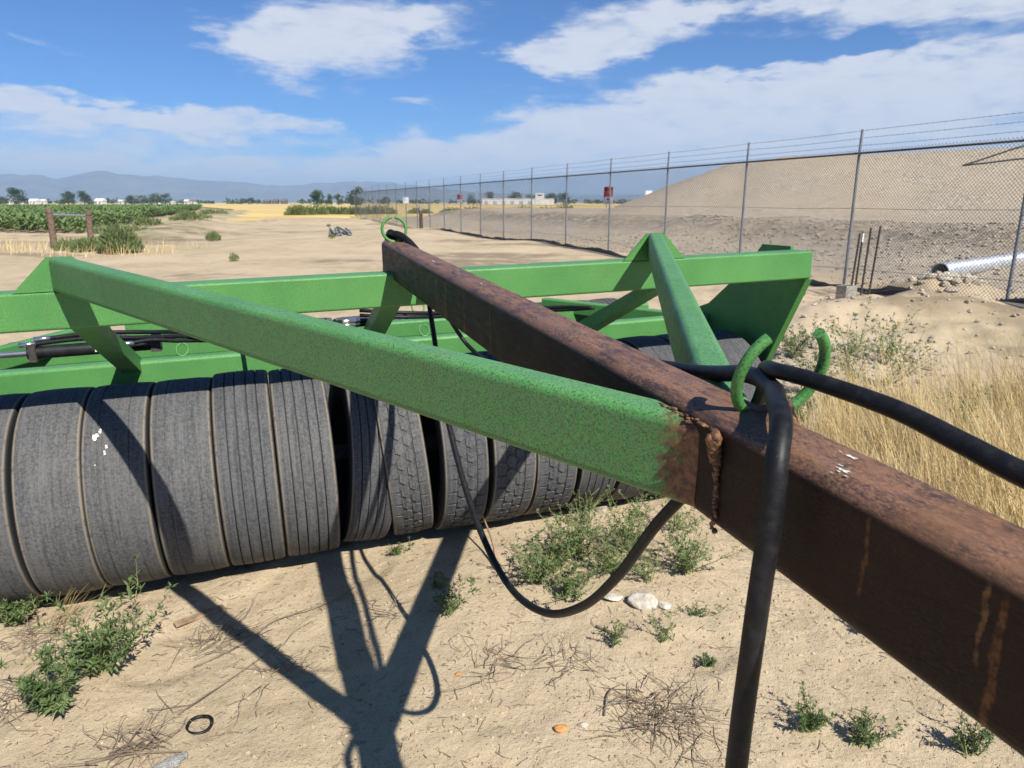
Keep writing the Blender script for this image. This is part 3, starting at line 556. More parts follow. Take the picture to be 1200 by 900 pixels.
# ------------------------------------------------------------------ tyres
def tyre_mesh(kind):
    hw = .125; r = .49; prof = []
    def pt(x, rr): prof.append((x, rr))
    # from the inner bead of the left side round the tread to the right bead
    pt(-.085, .29); pt(-.105, .31); pt(-.120, .36); pt(-.1255, .40); pt(-.1255, .44); pt(-.1250, .462); pt(-.1243, .4745); pt(-.1205, .4805); pt(-.1135, .4848)
    gro = {'ribbed': ((-.068, .0055, .009), (-.025, .0055, .009), (.025, .0055, .009), (.068, .0055, .009)), 'worn': ((-.06, .006, .004), (.058, .005, .003)), 'lug': (), 'smooth': ()}[kind]
    for gx, gw, gd in gro:
        e = .0004; cr = lambda x: r - .0035 * (x / .11) ** 2
        pt(gx - gw / 2 - e, cr(gx)); pt(gx - gw / 2, cr(gx) - gd); pt(gx + gw / 2, cr(gx) - gd); pt(gx + gw / 2 + e, cr(gx))
    if not gro:
        for x in (-.06, 0, .06): pt(x, r - .0035 * (x / .11) ** 2 - (.0065 if kind == 'lug' else 0))
    for x, rr in list(reversed(prof[:9])): pt(-x, rr)
    n = 96; k = len(prof); ph = np.arange(n) * 2 * np.pi / n
    V = [(x, rr * math.cos(a), rr * math.sin(a)) for a in ph for x, rr in prof]
    F = [(i * k + j, i * k + j + 1, ((i + 1) % n) * k + j + 1, ((i + 1) % n) * k + j) for i in range(n) for j in range(k - 1)]
    mb = MB(); mb.add(V, F)
    if kind == 'lug':
        nb = 40; rn = random.Random(2)
        for col in range(4):
            cx = -.0825 + col * .055
            for b in range(nb):
                a0 = 2 * math.pi * (b + .5 * (col % 2)) / nb; da = 2 * math.pi / nb; hx, ha = .0255, da * .455; j = rn.uniform(-.0015, .0015)
                hexa = [(-hx, -ha * .5), (0 - hx * .1, -ha), (hx, -ha * .55), (hx, ha * .5), (hx * .1, ha), (-hx, ha * .55)]
                if col in (0, 3): hexa = [(-hx, -ha), (hx, -ha * .9), (hx, ha * .9), (-hx, ha)]
                m = len(hexa); vs = []
                for top, sc in ((0, 1.03), (1, .955)):
                    for x, a in hexa:
                        xx = cx + x * sc + j; rr = (r - .0045 * (xx / .11) ** 2) if top else r - .012; aa = a0 + a * sc; vs.append((xx, rr * math.cos(aa), rr * math.sin(aa)))
                mb.add(vs, [tuple(range(m, 2 * m))] + [(i, (i + 1) % m, m + (i + 1) % m, m + i) for i in range(m)])
    me = bpy.data.meshes.new('tyre_' + kind); me.from_pydata(mb.v, [], mb.f); me.materials.append(MAT['tyre'])
    me.polygons.foreach_set('use_smooth', [True] * len(me.polygons)); me.set_sharp_from_angle(angle=R(38)); return me
TY = {k: tyre_mesh(k) for k in ('ribbed', 'worn', 'lug', 'smooth')}
def build_tyres():
    rn = random.Random(11)
    def tyre(kind, u, v=.531, w=-1.003, width=.25, tilt=0, yaw=0, rs=1., label=None):
        o = bpy.data.objects.new('tyre', TY[kind]); C.objects.link(o); o.parent = roller
        o.location = (u, v, w); o.scale = (width / .252, rs, rs); o.rotation_euler = (rn.uniform(0, 6), 0, 0)
        o.matrix_local = Matrix.Translation((u, v, w)) @ Matrix.Rotation(R(yaw), 4, 'Z') @ Matrix.Rotation(R(tilt), 4, 'Y') @ Matrix.Rotation(rn.uniform(0, 6.28), 4, 'X') @ Matrix.Diagonal((width / .252, rs, rs, 1))
        if label: o['label'] = label
        return o
    kinds = ['ribbed', 'ribbed', 'worn', 'worn', 'smooth', 'worn', 'worn']; rs = [1.0, 1.008, .995, .998, 1.0, .997, 1.0]
    for k in range(7):
        tyre(kinds[k], -.497 - .265 * k, width=.262, rs=rs[k], w=-1.003 + .49 * (rs[k] - 1), yaw=rn.uniform(-.6, .6), tilt=rn.uniform(-.4, .4))
    tyre('ribbed', -.205, .57, -1.02, .225, 5.5, 2, .965, 'worn tyre leaning to the right in the gap between the gangs')
    tyre('lug', .015, .55, -1.0, .215, -4.5, -5, .985, 'lug tread tyre leaning to the left in the gap between the gangs')
    for k in range(8):
        tyre(['lug', 'lug', 'lug', 'ribbed', 'worn', 'smooth', 'worn', 'smooth'][k], .27 + .25 * k, width=.238, rs=[.985, .99, .985, .98, .99, 1, .995, 1][k], yaw=rn.uniform(-1.2, 1.2), tilt=rn.uniform(-.8, .8))
    for k in range(17):
        tyre(rn.choice(['ribbed', 'worn', 'smooth', 'ribbed']), -2.08 + .26 * k, 2.16, -1.003, .25, rn.uniform(-1, 1), rn.uniform(-1, 1), rn.uniform(.985, 1.01))
    # droppings on the third tyre from the gap
    r2 = .4925
    for (u, ph, a, b) in ((-1.437, 45, .014, .020), (-1.420, 42, .008, .013), (-1.395, 51, .008, .013), (-1.402, 54.5, .006, .016), (-1.44, 60, .003, .003)):
        k = 13; vs = []; m = MB()
        for i in range(k):
            an = 2 * math.pi * i / k; q = rn.uniform(.3, 1.15); pp = R(ph) + b * q * math.sin(an) / r2; vs.append((u + .075 + a * q * math.cos(an), .531 - r2 * math.sin(pp), -1.003 + r2 * math.cos(pp)))
        m.add(vs, [tuple(range(k))]); m.build('dropping', 'droppings', roller)
build_tyres()

# ------------------------------------------------------------------ hoses (draped through the rings: things of their own)
def loc2w(p): return OR + RM @ Vector(p)
def hose(pts, rad, label, n=12, rad0=None):
    P = [loc2w(p) for p in pts]; P = spline([tuple(p) for p in P], n)
    if rad0: rad = [rad0 + (rad - rad0) * min(1, max(0, (i - 19.5 * n) / (4 * n))) for i in range(len(P))]
    return tag(MB().tube(P, rad, 14).build('hydraulic_hose', 'hose', None, True, 60), label, 'hose', 'hoses draped along the drawbar')
hose([(-.03, .5, -.30), (-.02, .30, .12), (.0, .19, .166), (.045, .10, .135), (.085, -.05, .05), (.105, -.3, -.06), (.10, -.8, -.09), (.09, -1.5, -.06), (.10, -2.1, .0), (.075, -2.33, .045), (.042, -2.43, .050), (.0, -2.49, .054), (-.045, -2.555, .050), (-.078, -2.592, .02), (-.089, -2.603, -.04), (-.097, -2.604, -.12), (-.105, -2.606, -.20), (-.118, -2.609, -.36), (-.135, -2.62, -.6), (-.17, -2.68, -1.0), (-.22, -2.85, -1.38), (-.3, -3.1, -1.468), (-.5, -3.5, -1.45), (-.9, -3.8, -1.46)], .0136,
     'thick black hose bending over the drawbar and hanging down its near side')
hose([(-.05, .5, -.34), (.0, .32, .10), (.02, .19, .152), (.07, .10, .10), (.098, .0, -.045), (.08, -.12, -.15), (.06, -.27, -.26), (.03, -.5, -.45), (.022, -.8, -.70), (.03, -1.05, -.845), (.038, -1.3, -.885), (.046, -1.556, -.815), (.045, -1.80, -.655), (.042, -1.99, -.47), (.045, -2.14, -.28), (.085, -2.25, -.13), (.115, -2.30, -.03), (.11, -2.33, .03), (.085, -2.36, .060), (.052, -2.43, .074), (.056, -2.498, .0745), (.078, -2.602, .063), (.088, -2.685, .046), (.092, -2.753, .033), (.11, -2.95, .0), (.16, -3.4, -.12), (.2, -4.0, -.28), (.15, -4.5, -.35)], .0136,
     'black hose looping below the green brace and out over the drawbar to the right', rad0=.0112)
hose([(.0, .55, -.32), (.02, .33, .10), (.035, .2, .14), (.08, .12, .09), (.13, .16, -.05), (.22, .22, -.2), (.32, .2, -.376), (.38, .0, -.46), (.5, -.1, -.62), (.7, .1, -.8)], .0105,
     'thin black hose dropping steeply from the rear ring towards the tyres')

# ------------------------------------------------------------------ chain-link fence
def build_fence():
    HR, HT_ = 2.80, 3.26; SP = 3.722; N = 22
    f = thing('chain_link_fence', (float(F0[0]), float(F0[1]), 0), 'tall grey chain link fence with barbed wire on top running into the distance', 'fence')
    inv = f.matrix_world.inverted() if False else None
    O2 = F0
    def pos(s): p = F0 + FA * s; return p
    rn = random.Random(4); tops = []
    s0 = -SP * 4
    ss_ = [s0 + SP * i for i in range(N + 4)]
    rng = [q for q in ss_ if q < FL + 1]
    loc = lambda p, z: (p[0] - F0[0], p[1] - F0[1], z)
    for i, s in enumerate(rng):
        p = pos(s); g = gz(*p); lean = rn.uniform(-.025, .04); ln = FA * 0
        e = p + FA * rn.uniform(-.03, .03)
        m = MB(); m.tube([loc(p, g - .15), loc(e, HR), loc(e + FN * .015, HT_)], [.032, .030, .026], 10); m.build('post', 'galvanised', f, True, 50)
        tops.append(e)
    for (a, b), (pa, pb) in zip(zip(rng[:-1], rng[1:]), zip(tops[:-1], tops[1:])):
        MB().tube([loc(pa, HR - .03), loc(pb, HR - .03)], .021, 8).build('top_rail', 'steel_dark', f, True)
        # woven wire: two sets of slanting wires
        m = MB(); L = np.linalg.norm(pb - pa); d = (pb - pa) / L; off = -FN * .035; dist = np.linalg.norm((pa + pb) / 2)
        step = .075 if dist < 22 else (.10 if dist < 40 else .2); w = .0033 * (step / .075) ** .6; H0 = .06; Ht = HR + .035; hh = Ht - H0
        g0 = gz(*pa); g1 = gz(*pb)
        nw = int((L + hh) / step)
        for sg in (0, 1):
            for k in range(nw + 1):
                x0 = -hh + k * step; za, zb = 0., hh; xa, xb = x0, x0 + hh
                if xa < 0: za = -xa; xa = 0
                if xb > L: zb = hh - (xb - L); xb = L
                if zb - za < .05: continue
                if sg: xa, xb = L - xa, L - xb
                A = pa + d * xa + off * (1 + .1 * sg); B = pa + d * xb + off * (1 + .1 * sg)
                m.tube([loc(A, H0 + za + (g0 + (g1 - g0) * xa / L)), loc(B, H0 + zb + (g0 + (g1 - g0) * xb / L) * .0)], w, 3, False)
        m.build('wire_mesh', 'wire', f)
        for hz, nm in ((HR + .13, 'barbed_wire'), (HR + .28, 'barbed_wire'), (HR + .43, 'barbed_wire')):
            m = MB(); md = (pa + pb) / 2; sag = rn.uniform(.0, .025)
            m.tube([loc(pa, hz), loc((pa * 3 + pb) / 4, hz - sag * .8), loc(md, hz - sag), loc((pa + pb * 3) / 4, hz - sag * .8), loc(pb, hz)], .0042, 4, False)
            if dist < 30:
                for k in range(int(L / .13)):
                    q = pa + d * (k * .13 + .06); c = Vector(loc(q, hz - sag * .7)); m.tube([c + Vector((rn.uniform(-.02, .02), rn.uniform(-.02, .02), -.022)), c + Vector((rn.uniform(-.02, .02), rn.uniform(-.02, .02), .022))], .0022, 3, False)
            m.build(nm, 'wire', f)
        m = MB(); m.tube([loc(pa, 1.62), loc((pa + pb) / 2, 1.62 + rn.uniform(-.02, .02)), loc(pb, 1.62)], .006, 4, False); m.build('tension_wire', 'wire', f)
        if dist < 40:
            m = MB(); hb = lambda q: gz(*q) + .42
            m.tube([loc(pa, hb(pa)), loc((pa + pb) / 2, hb((pa + pb) / 2) - .1), loc(pb, hb(pb))], .006, 4, False); m.build('tension_wire', 'wire', f)
    # far side of the enclosure
    f2 = thing('chain_link_fence', (float(F1[0]), float(F1[1]), 0), 'distant pale fence of thin posts along the far side of the enclosure', 'fence')
    q0 = F1.copy(); dirr = np.array((.90, .43)); dirr /= np.linalg.norm(dirr)
    for k in range(14):
        p = q0 + dirr * 6.1 * (k + .4); l = lambda z: (p[0] - F1[0], p[1] - F1[1], z)
        MB().tube([l(-.2), l(3.2)], .04, 6).build('post', 'galvanised', f2, True)
        if k:
            MB().tube([(pp[0] - F1[0], pp[1] - F1[1], 2.7), l(2.7)], .02, 4, False).build('top_rail', 'galvanised', f2)
        pp = p
    # warning sign on a post
    sx = rng[4 + 5]
    s_at = [q for q in tops][9]
    return tops, pos
tops, fpos = build_fence()
def sign(name, c, w, h, label, cat, rz, parts):
    t = thing(name, c, label, cat, None, rz)
    MB().box((0, 0, 0), (w, .004, h)).build('panel', parts[0], t)
    for nm, mat, (x, z, ww, hh) in parts[1]: MB().box((x, -.0035, z), (ww, .003, hh)).build(nm, mat, t)
FR = math.atan2(FA[1], FA[0])
def near_post(px):                       # the fence post nearest to a bearing
    return min(tops, key=lambda p: abs(p[0] / p[1] - (px - 600) / 866))
p = near_post(714); q = p - FN * .06
sign('warning_sign', (q[0], q[1], 1.98), .34, .62, 'red and grey warning sign hung on a fence post', 'sign', 0.05,
     ('grey_sign', [('red_band', 'red_paint', (0, .13, .334, .35)), ('emblem', 'black_paint', (-.10, .22, .09, .11)), ('emblem', 'black_paint', (.09, .23, .10, .10)), ('emblem', 'grey_sign', (0, .12, .12, .07)), ('text_bar', 'red_paint', (0, .02, .20, .05)),
                    ('text_bar', 'black_paint', (.01, -.12, .14, .05)), ('text_bar', 'steel_dark', (0, -.20, .24, .02)), ('text_bar', 'steel_dark', (0, -.25, .24, .02))]))
p = near_post(539); q = p - FN * .06
sign('warning_sign', (q[0], q[1], 1.95), .30, .5, 'small dark red sign on a distant fence post', 'sign', .05, ('grey_sign', [('red_band', 'red_paint', (0, .1, .29, .26))]))
p = near_post(474); q = p - FN * .06
for k, (dx, lb) in enumerate(((-.02, 'left of two small white plates on the far fence'), (.45, 'right of two small white plates on the far fence'))):
    c = q + FA * -dx; sign('white_plate', (c[0], c[1], 1.9), .36, .46, lb, 'sign', .05, ('white_paint', []))
sign('white_plate', (16.6, 90.0, 2.7), .8, .85, 'square white plate on a thin far post behind the fence', 'sign', .1, ('white_paint', [('frame', 'grey_sign', (0, -.44, .8, .05))]))

# black silt fabric slumped along the foot of the fence
def build_fabric():
    m = MB(); n = 260; rows = []
    for i in range(n):
        s = -9 + i * (46 / n); p = F0 + FA * s - FN * (.18 + .12 * float(vn(s * .9, 3., 0))); g = gz(*p)
        h = .05 + .11 * max(0, float(vn(s * 1.4, 7., 1)) + .35) + .04 * float(vn(s * 6, 1., 2)); w = .10 + .12 * float(vn(s * 1.1, 9, 3) + .5)
        rows.append([(p[0] + FN[0] * w * a, p[1] + FN[1] * w * a, g + z) for a, z in ((-1.2, -.02), (-.9, h * .55), (-.3, h), (.3, h * .7), (.8, h * .35), (1.2, -.02))])
    k = 6; m.add([v for r in rows for v in r], [(i * k + j, i * k + j + 1, (i + 1) * k + j + 1, (i + 1) * k + j) for i in range(n - 1) for j in range(k - 1)])
    tag(m.build('silt_fabric', 'steel_dark', None), 'dark crumpled silt fabric lying along the foot of the fence', 'fabric')
build_fabric()

# ------------------------------------------------------------------ things by the fence
def by_fence():
    # hollow concrete block
    b = thing('concrete_block', (6.2, 13.3, gz(6.2, 13.3)), 'grey hollow concrete block standing at the foot of a fence post', 'block', None, .5)
    m = MB()
    for (x, y, w, d) in ((0, -.09, .30, .035), (0, .09, .30, .035), (-.1325, 0, .035, .145), (0, 0, .03, .145), (.1325, 0, .035, .145)): m.box((x, y, .15), (w, d, .34))
    m.build('shell', 'concrete', b)
    m = MB()
    for k in range(5): m.box((.151, -.08 + .04 * k, .02 + .065 * k), (.012, .022, .03))
    m.build('rough_edge', 'concrete', b)
    m = MB(); rock_mesh(m, (0, 0, .12), .11, .13, .2, 31, 2); o = tag(m.build('rubble_lump', 'steel_dark'), 'dark lump of rubble beside the end of the green beam', 'rubble'); o.location = (5.45, 13.6, gz(5.45, 13.6))
    # steel T posts stuck in the ground
    lab = ['dark steel stake nearest the concrete block', 'second dark steel stake from the concrete block', 'third dark steel stake from the concrete block', 'tallest dark steel stake, farthest from the concrete block']
    for k, (x, y, h, lx) in enumerate(((6.42, 13.6, 1.25, .12), (6.62, 13.85, 1.22, .09), (6.80, 13.95, 1.27, .10), (6.98, 14.0, 1.32, .13))):
        t = thing('steel_stake', (x, y, gz(x, y)), lab[k], 'stake', 'steel stakes by the fence', .6)
        sh = Matrix(((1, 0, lx), (0, 1, .02), (0, 0, 1)))
        def st(mb): mb.v = [tuple(sh @ Vector(v)) for v in mb.v]; return mb
        st(MB().box((0, 0, h / 2 - .1), (.036, .006, h + .2)).box((0, .015, h / 2 - .1), (.006, .026, h + .2))).build('shaft', 'steel_dark', t)
        m = MB(); [m.box((0, -.0055, .1 + .055 * j), (.014, .006, .018)) for j in range(int((h - .1) / .055))]; st(m).build('studs', 'steel_dark', t)['kind'] = 'stuff'
        if k == 1: st(MB().box((0, 0, h - .1), (.038, .012, .16))).build('white_tip', 'white_paint', t)
    # corrugated culvert pipe
    A = Vector((9.95, 16.8, .19)); B = Vector((16.5, 22.6, .14)); n = 520; L = (B - A).length; d = (B - A).normalized()
    pts = [A + d * L * i / n for i in range(n + 1)]; rad = [.188 + .013 * math.sin(i * 1.05) for i in range(n + 1)]
    t = thing('culvert_pipe', A, 'long corrugated galvanised culvert pipe lying behind the fence', 'pipe')
    m = MB().tube([p - A for p in pts], rad, 20, False); m.tube([d * L * .6, d * .02], [.178, .178], 20, False); o = m.build('corrugated_tube', 'galvanised_bright', t, True)
    m = MB(); a = d.orthogonal().normalized(); bb = d.cross(a)
    vs = [(a * math.cos(2 * math.pi * j / 24) + bb * math.sin(2 * math.pi * j / 24)) * r + d * -.005 for j in range(24) for r in (.178, .2)]
    m.add(vs, [(2 * j, 2 * j + 1, (2 * j + 3) % 48, (2 * j + 2) % 48) for j in range(24)]); m.build('rim', 'galvanised_bright', t)
    m = MB(); m.add([(a * math.cos(2 * math.pi * j / 24) + bb * math.sin(2 * math.pi * j / 24)) * .18 + d * 1.2 for j in range(24)], [tuple(range(24))]); m.build('bore_shade', 'black_plastic', t)  # black disc set inside the bore, standing in for the shade within
    # stones in the rubble
    ms = []
    for k in range(5):
        m = MB(); rock_mesh(m, (0, 0, 0), 1, .8, .62, 50 + k, 2); o = m.build('stone', 'rock_pale', None, True, 35); ms.append(o.data); bpy.data.objects.remove(o)
    rn = random.Random(9)
    for k in range(64):
        if k < 48:
            x = rn.gauss(8.95, .65); y = 15.0 + .25 * (x - 8.9) + rn.gauss(0, .42); s = rn.uniform(.06, .16)
        else: x = rn.uniform(8.2, 9.4); y = rn.uniform(12.7, 13.5) + .0; s = rn.uniform(.05, .12)
        if k == 0: x, y, s = 9.15, 15.75, .2
        o = bpy.data.objects.new('stone', ms[k % 5]); C.objects.link(o); o.location = (x, y, gz(x, y) + s * .3); o.scale = (s, s, s); o.rotation_euler = (0, 0, rn.uniform(0, 6))
        if k == 0: tag(o, 'largest tan boulder just below the mouth of the culvert pipe', 'stone'); o.data = o.data.copy(); o.data.materials[0] = MAT['rock_orange']
        else: tag(o, 'pale stone among the rubble heaped below the culvert pipe', 'stone', 'pale stones by the culvert')
    for k in range(14):
        p = F0 + FA * rn.uniform(21.5, 27.5) + FN * rn.uniform(-.3, .15); s = rn.uniform(.06, .13)
        o = bpy.data.objects.new('stone', ms[k % 5]); C.objects.link(o); o.location = (p[0], p[1], gz(*p) + s * .35); o.scale = (s, s, s); o.rotation_euler = (0, 0, rn.uniform(0, 6))
        tag(o, 'white stone lying along the foot of the far fence', 'stone', 'white stones under the fence')
        o.data = ms[k % 5]
    # thin dark tracks / pipes on the mound
    for lab, pts in (('upper of two thin dark lines of pipe lying on the gravel mound', [(31.78, 52.76), (34.29, 53.38), (36.72, 53.99), (39.5, 54.3)]), ('lower of two thin dark lines of pipe lying on the gravel mound', [(31.9, 52.7), (33.63, 52.23), (35.39, 51.81), (36.6, 51.0), (38.5, 50.5)])):
        pts = spline([(x, y, 0) for x, y in pts], 10); pts = [(q[0], q[1], gz(q[0], q[1]) + .06) for q in pts]
        tag(MB().tube(pts, .055, 8).build('black_pipe', 'black_plastic', None, True), lab, 'pipe')
    # old wooden posts at the left with a rail
    for k, (x, y, h, lb) in enumerate(((-17.6, 28.0, 1.52, 'left reddish wooden gate post by the corn field'), (-16.9, 29.3, 1.42, 'right reddish wooden gate post by the corn field'))):
        g = gz(x, y); t = thing('wooden_post', (x, y, g), lb, 'post', 'old wooden posts')
        MB().tube([(0, 0, -.2), (.02, 0, h * .5), (-.01 + .05 * k, 0, h)], [.125, .118, .11], 12).build('shaft', 'wood', t, True, 50)
        MB().tube([(-.01 + .05 * k, 0, h * .86), (-.01 + .05 * k, 0, h * .88)], .122, 12).build('wire_wrap', 'steel_dark', t, True)
    m = MB(); A = Vector((-17.6, 28.0, gz(-17.6, 28) + 1.27)); B = Vector((-16.9, 29.3, gz(-16.9, 29.3) + 1.2))
    m.tube([A, B], .05, 8); tag(m.build('cross_rail', 'galvanised'), 'grey rail joining the two old wooden gate posts', 'rail')
    x, y = fpos(41.5)[0] - .5, fpos(41.5)[1]; t = thing('wooden_post', (x, y, gz(x, y)), 'short weathered wooden stump standing by the far fence', 'post')
    MB().tube([(0, 0, -.1), (0, 0, 1.25)], .13, 10).build('shaft', 'wood', t, True, 50); MB().tube([(0, 0, 1.25), (0, 0, 1.5)], .125, 10).build('pale_cap', 'concrete', t, True, 50)
    # bundle of grey pipes lying on the sand
    t = thing('pipe_bundle', (-9.5, 40.5, gz(-9.5, 40.5)), 'bundle of grey pipes lying on the sand in the distance', 'pipes', None, R(-74))
    rn = random.Random(21)
    for k in range(11):
        a = rn.uniform(-.06, .06); y0 = -.55 + .11 * k; MB().tube([(-3.2 + rn.uniform(-.3, .3), y0 - a * 3, .09 + .1 * (k % 2)), (2.9 + rn.uniform(-.3, .3), y0 + a * 3, .10 + .1 * (k % 2))], .05, 8).build('pipe', 'galvanised', t, True)
by_fence()

# ------------------------------------------------------------------ plants
def plant(name, x, y, h, spread, stems, leaf, label, cat='weed', mat='weed_leaf', seed=0, dens=14, lean=(0, 0), lw=.26, group=None, branch=3):
    rn = random.Random(seed); g = gz(x, y); t = thing(name, (x, y, g), label, cat, group)
    st, lf = MB(), MB()
    def shoot(p, d, ln, r, depth):
        n = 6; pts = [Vector(p)]; dd = Vector(d).normalized()
        for i in range(n):
            dd = (dd + Vector((rn.gauss(0, .13), rn.gauss(0, .13), rn.gauss(.05, .07)))).normalized(); pts.append(pts[-1] + dd * ln / n)
        st.tube(pts, [max(r * (1 - .8 * i / n), .0006) for i in range(n + 1)], 4, False)
        for k in range(dens):
            f = .12 + .88 * (k + rn.random()) / dens; i = min(int(f * n), n - 1); q = pts[i].lerp(pts[i + 1], f * n - i); ax = (pts[i + 1] - pts[i]).normalized()
            a = k * 2.4 + rn.uniform(-.4, .4); o = ax.orthogonal().normalized(); s = Matrix.Rotation(a, 3, ax) @ o; dl = (s + ax * rn.uniform(.2, 1.0)).normalized()
            l = leaf * rn.uniform(.55, 1.2) * (1.1 - .45 * f); lf.leaf(q, dl, ax, l, l * lw * rn.uniform(.8, 1.25))
        for k in range(10 if depth else 7):
            s = Vector((rn.gauss(0, 1), rn.gauss(0, 1), rn.gauss(.6, .6))); lf.leaf(pts[-1], s, (0, 0, 1), leaf * rn.uniform(.4, .75), leaf * lw * .7)
        if depth:
            for _ in range(branch):
                i = rn.randint(1, n - 1); a = rn.uniform(0, 6.28); shoot(pts[i], Vector((math.cos(a), math.sin(a), rn.uniform(.3, 1.0))), ln * rn.uniform(.3, .55), r * .6, 0)
    for k in range(stems):
        a = rn.uniform(0, 6.28); e = rn.random() ** .6; d = Vector((math.cos(a) * spread * e + lean[0], math.sin(a) * spread * e + lean[1], h)); shoot((rn.gauss(0, .012), rn.gauss(0, .012), -.01), d, max(d.length * rn.uniform(.65, 1.05), .02), .0022 + .004 * h, 1)
    st.build('stems', 'weed_stem', t); lf.build('foliage', mat, t)
    return t
def build_weeds():
    P = plant
    P('weed', -1.64, 2.50, .26, .32, 12, .052, 'sprawling green weed with narrow leaves in front of the leftmost tyres', seed=1, dens=15, lean=(.02, .03))
    P('weed', -1.70, 2.28, .17, .18, 9, .052, 'low tufted end of the weed at the lower left of the ground', seed=21, dens=14)
    P('weed', -2.24, 2.86, .16, .16, 13, .030, 'dense bright green weed clump by the tyre at the left edge', seed=2, dens=18, lw=.36)
    P('weed', .13, 3.10, .24, 0.23, 15, .026, 'feathery weed left of centre in the patch inside the hose loop', mat='weed_leaf_grey', seed=3, dens=18, lw=.3)
    P('weed', .36, 3.34, .30, 0.25, 16, .026, 'taller feathery weed near the lug tyres in the hose loop', mat='weed_leaf_grey', seed=4, dens=18, lw=.3)
    P('weed', .26, 2.98, .18, 0.23, 14, .026, 'low feathery weed just above the bottom of the hose loop', mat='weed_leaf_grey', seed=41, dens=16, lw=.3)
    P('weed', .62, 3.42, .30, 0.25, 16, .026, 'feathery weed below the end of the green brace', mat='weed_leaf_grey', seed=5, dens=18, lw=.3)
    P('weed', .86, 3.18, .26, 0.21, 15, .026, 'bushy weed at the right of the patch under the brace end', mat='weed_leaf_grey', seed=6, dens=18, lw=.3)
    P('weed', .66, 3.08, .16, .16, 7, .020, 'short weed right of the white rock below the brace', mat='weed_leaf_grey', seed=61, dens=16, lw=.3)
    P('weed', .43, 3.75, .34, .16, 6, .022, 'thin upright weed standing against the right hand tyres', mat='weed_leaf_grey', seed=62, dens=14, lw=.3)
    P('weed', .90, 3.62, .26, .2, 8, .022, 'weed behind the brace end at the tyre shadow', mat='weed_leaf_grey', seed=63, dens=14, lw=.3)
    P('weed', .43, 2.60, .12, .05, 4, .022, 'small upright weed left of the pair on bare sand', seed=7, dens=12)
    P('weed', .64, 2.64, .13, .06, 4, .022, 'small upright weed directly below the white rock', seed=8, dens=12)
    P('weed', -.27, 2.86, .14, .14, 7, .030, 'leafy weed growing in the drawbar shadow', seed=9, dens=12)
    P('weed', -.36, 3.08, .08, .07, 5, .022, 'tiny weed just beyond the one in the drawbar shadow', seed=91, dens=10)
    P('weed', -.60, 3.44, .06, .08, 6, .020, 'tiny weed at the foot of the leaning tyres', seed=10, dens=10)
    P('weed', .84, 2.80, .05, .08, 5, .018, 'low weed to the right of the white rock', seed=11, dens=10)
    P('weed', .80, 2.50, .05, .09, 5, .022, 'upper low weed beside the hanging hose', seed=12, dens=10)
    P('weed', .93, 2.42, .04, .05, 3, .018, 'lower little weed right of the hanging hose', seed=121, dens=8)
    P('weed', 1.02, 2.10, .10, .10, 8, .026, 'dense weed at the bottom right below the drawbar', seed=13, dens=16)
    P('weed', 1.16, 2.03, .11, .13, 7, .026, 'spreading weed at the lower right beside the dense one', seed=14, dens=13, lean=(.06, 0))
    P('weed', 1.50, 1.98, .14, .12, 7, .026, 'weed at the bottom right corner under the drawbar', seed=15, dens=13)
    P('weed', 1.50, 2.62, .12, .13, 6, .024, 'weed half hidden under the drawbar with its shadow on the sand', seed=16, dens=12)
    P('weed', 1.72, 2.32, .14, .13, 6, .024, 'weed under the drawbar near the right edge', seed=17, dens=12)
    P('weed', 3.20, 6.55, .75, .28, 8, .060, 'tall sparse green weed rising behind the dry grass', mat='weed_leaf_grey', seed=18, dens=16)
    P('weed', 3.55, 6.6, .62, .30, 6, .055, 'leaning grey green weed right of the tall sparse one', mat='weed_leaf_grey', seed=19, dens=14, lean=(.25, 0))
    P('weed', 3.05, 7.6, .38, .4, 10, .055, 'green weed spreading by the stones behind the hose hook', seed=20, dens=16)
    P('weed', 2.35, 5.6, .30, .25, 8, .05, 'green weed at the left edge of the dry grass', seed=22, dens=14)
    P('weed', 4.4, 5.9, .42, .2, 6, .05, 'green weed standing among the dry grass at the right', mat='weed_leaf_grey', seed=23, dens=14)
    P('weed', 3.35, 5.1, .40, .2, 6, .05, 'green weed hidden low in the middle of the dry grass', mat='weed_leaf_grey', seed=24, dens=14)
    P('weed', 2.75, 6.35, .5, .3, 8, .055, 'leafy green weed left of the tall sparse one behind the grass', seed=25, dens=16)
    P('weed', 3.9, 7.3, .45, .35, 8, .055, 'green weed on the dirt behind the right end of the grass', mat='weed_leaf_grey', seed=26, dens=14)
    P('weed', .22, 3.22, .22, .2, 12, .026, 'leafy weed in the middle of the patch inside the hose loop', mat='weed_leaf_grey', seed=27, dens=18, lw=.3)
    P('weed', .50, 3.20, .24, .2, 12, .026, 'leafy weed right of the middle of the patch under the brace', mat='weed_leaf_grey', seed=28, dens=18, lw=.3)
    # shrubs of the middle distance
    def shrub(x, y, w, h, lb, seed, n=900, mat='bush_leaf', l=.16):
        rn = random.Random(seed); t = thing('shrub', (x, y, gz(x, y)), lb, 'shrub', 'shrubs of the middle distance'); f = MB(); s = MB()
        for k in range(n):
            a = rn.uniform(0, 6.28); r = rn.random() ** .5; zz = rn.random() ** .8 * math.sqrt(max(0, 1 - r * r)) * h; p = (math.cos(a) * r * w / 2, math.sin(a) * r * w / 2, zz * rn.uniform(.7, 1.05) + .02)
            f.leaf(p, (p[0] * .6 + rn.gauss(0, .15), p[1] * .6 + rn.gauss(0, .15), rn.uniform(.25, .9)), (rn.gauss(0, 1), rn.gauss(0, 1), 0), l * rn.uniform(.6, 1.4), l * .28)
